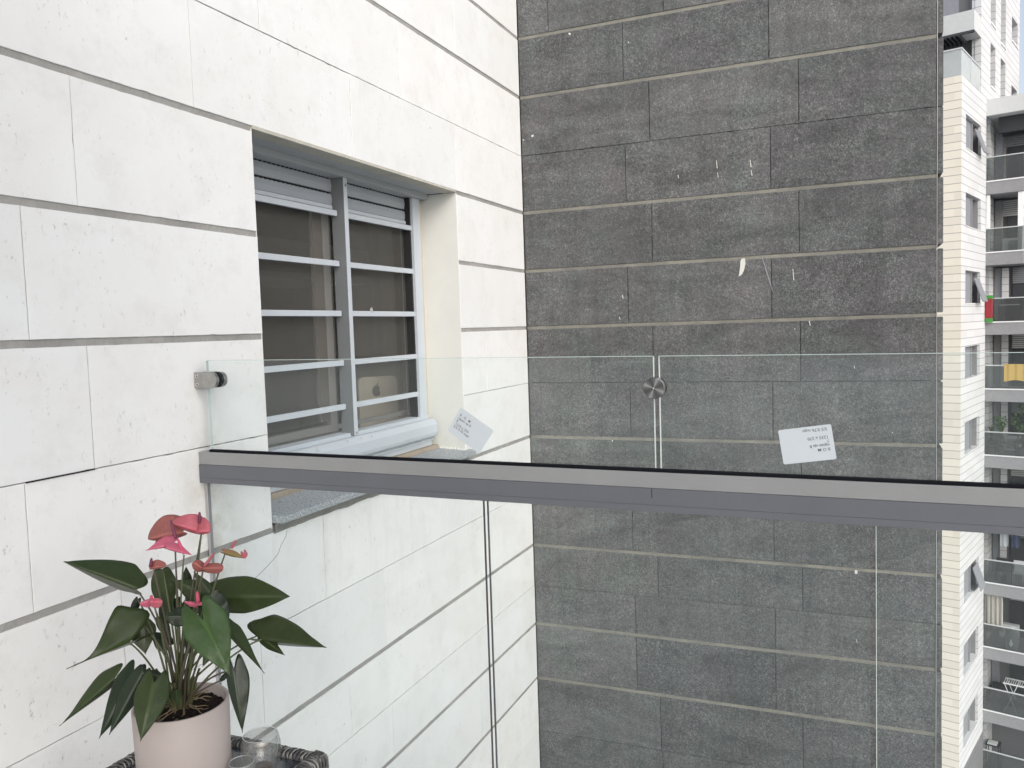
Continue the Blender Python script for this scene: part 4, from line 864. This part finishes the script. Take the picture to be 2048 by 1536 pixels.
for a, b in ((-.8, -1.3), (-1.3, -.8)):
    mb = tb_(); mb.tube([(5.1, a, FA[8]+1.29), (5.1, b, FA[8])], .015, 6); mb.tube([(5.75, a, FA[8]+1.29), (5.75, b, FA[8])], .015, 6); mb.build('leg', LEG, q)
chair(5.3, -.5, FA[8], 'dark chair on the balcony below the drying rack level, by the white wall', BLK)
q = item('balcony_table', 'low table with a pale tray on the lowest visible balcony', 'table', 5.4, -.35, FA[9])
mb = tb_(); mb.box(5.1, 5.7, -.62, -.05, FA[9]+1.15, FA[9]+1.2); mb.build('table_top', BLK, q)
for a in (5.12, 5.65):
    for b in (-.6, -.1): mb = tb_(); mb.box(a, a+.03, b, b+.03, FA[9], FA[9]+1.15); mb.build('leg', BLK, q)
mb = tb_(); mb.box(5.15, 5.55, -.5, -.12, FA[9]+1.205, FA[9]+1.25); ty = mb.build('tray', BAG); tag(ty, 'pale rectangular tray on the low table of the lowest visible balcony', 'tray')
for k, lab in ((1, 'white air conditioner box on the second balcony below the pergola roof'), (4, 'white air conditioner box behind the leafy balcony plants'), (7, 'white air conditioner box on the balcony with the pale sack')):
    q = item('air_conditioner', lab, 'air conditioner', 6.6, -.6, FA[k]+.1, 'air conditioners on the far balconies')
    mb = tb_(); mb.box(6.35, 6.65, -1.15, -.38, FA[k]+.05, FA[k]+.68); mb.build('casing', LEG, q, bevel=.02); mb = tb_()
    for j in range(9): mb.box(6.335, 6.349, -1.08, -.62, FA[k]+.14+j*.05, FA[k]+.155+j*.05)
    mb.build('grille', TDK, q)
for k, lab in ((5, 'dark outdoor sofa on the balcony just above the handrail'), (8, 'dark outdoor sofa on the balcony with the white drying rack')):
    q = item('outdoor_sofa', lab, 'sofa', 5.9, -.9, FA[k], 'sofas on the far balconies')
    mb = tb_(); mb.box(5.5, 6.2, -1.7, -.15, FA[k]+.12, FA[k]+.42); mb.build('seat', BLK, q, bevel=.03); mb = tb_(); mb.box(6.05, 6.25, -1.7, -.15, FA[k]+.42, FA[k]+.85); mb.build('backrest', BLK, q, bevel=.03)
    for t0 in (-.15, -1.85): mb = tb_(); mb.box(5.5, 6.2, t0, t0+.15, FA[k]+.1, FA[k]+.6); mb.build('armrest', BLK, q, bevel=.02)
for n_, (t, c, lab) in enumerate(((-.55, (.45, .47, .5), 'pale grey shirt drying on a line high on a balcony, near the white wall'), (-1.0, (.05, .06, .12), 'navy cloth drying on a line high on a balcony, right of the grey shirt'))):
    q = tb_(); zz = FA[6]+2.25; prev = None
    for j in range(7):
        tt = t-.055*j; o_ = .02*math.sin(j*1.7); L_ = .62+.03*math.sin(j*2)
        cur = (q.P((5.3+o_, tt, zz)), q.P((5.3+o_*1.5, tt, zz-L_)))
        if prev: q.F((prev[0], cur[0], cur[1], prev[1]))
        prev = cur
    qo = q.build('laundry', mat('laundry_%d' % n_, c, .9)); tag(qo, lab, 'laundry', 'laundry on the far balcony'); m_ = qo.modifiers.new('t', 'SOLIDIFY'); m_.thickness = .015
# neighbour block farther right
nb = thing('apartment_building', 'grey balcony block at the upper right edge, beyond the white tower', 'building', TM @ Vector((18, -2.5, GZ)))
mb = tb_(); mb.box(17.5, 30, -14, -1.2, GZ, 13.4); mb.build('wall', TINT, nb)
for k, z in enumerate((12.6, 10.6, 8.4, 5.4, 2.3, -.8, -3.9, -7)):
    mb = tb_(); mb.box(15.9, 17.5, -14, -.3, z, z+.8); mb.build('balcony', TGR if k % 2 else TLG, nb)
# ground far below
def m_ground():
    m = mat('ground_paving', (.22, .21, .19), .9); n = N(m); n.base(n.mix(n.ramp(n.noise(.05, 5, .6), (.4, 0), (.6, 1)), (.56, .57, .57), (.36, .38, .34))); return m
mb = MB(); mb.box(-600, 900, -700, 700, GZ-1, GZ); g = mb.build('ground', m_ground()); tag(g, kind='structure')
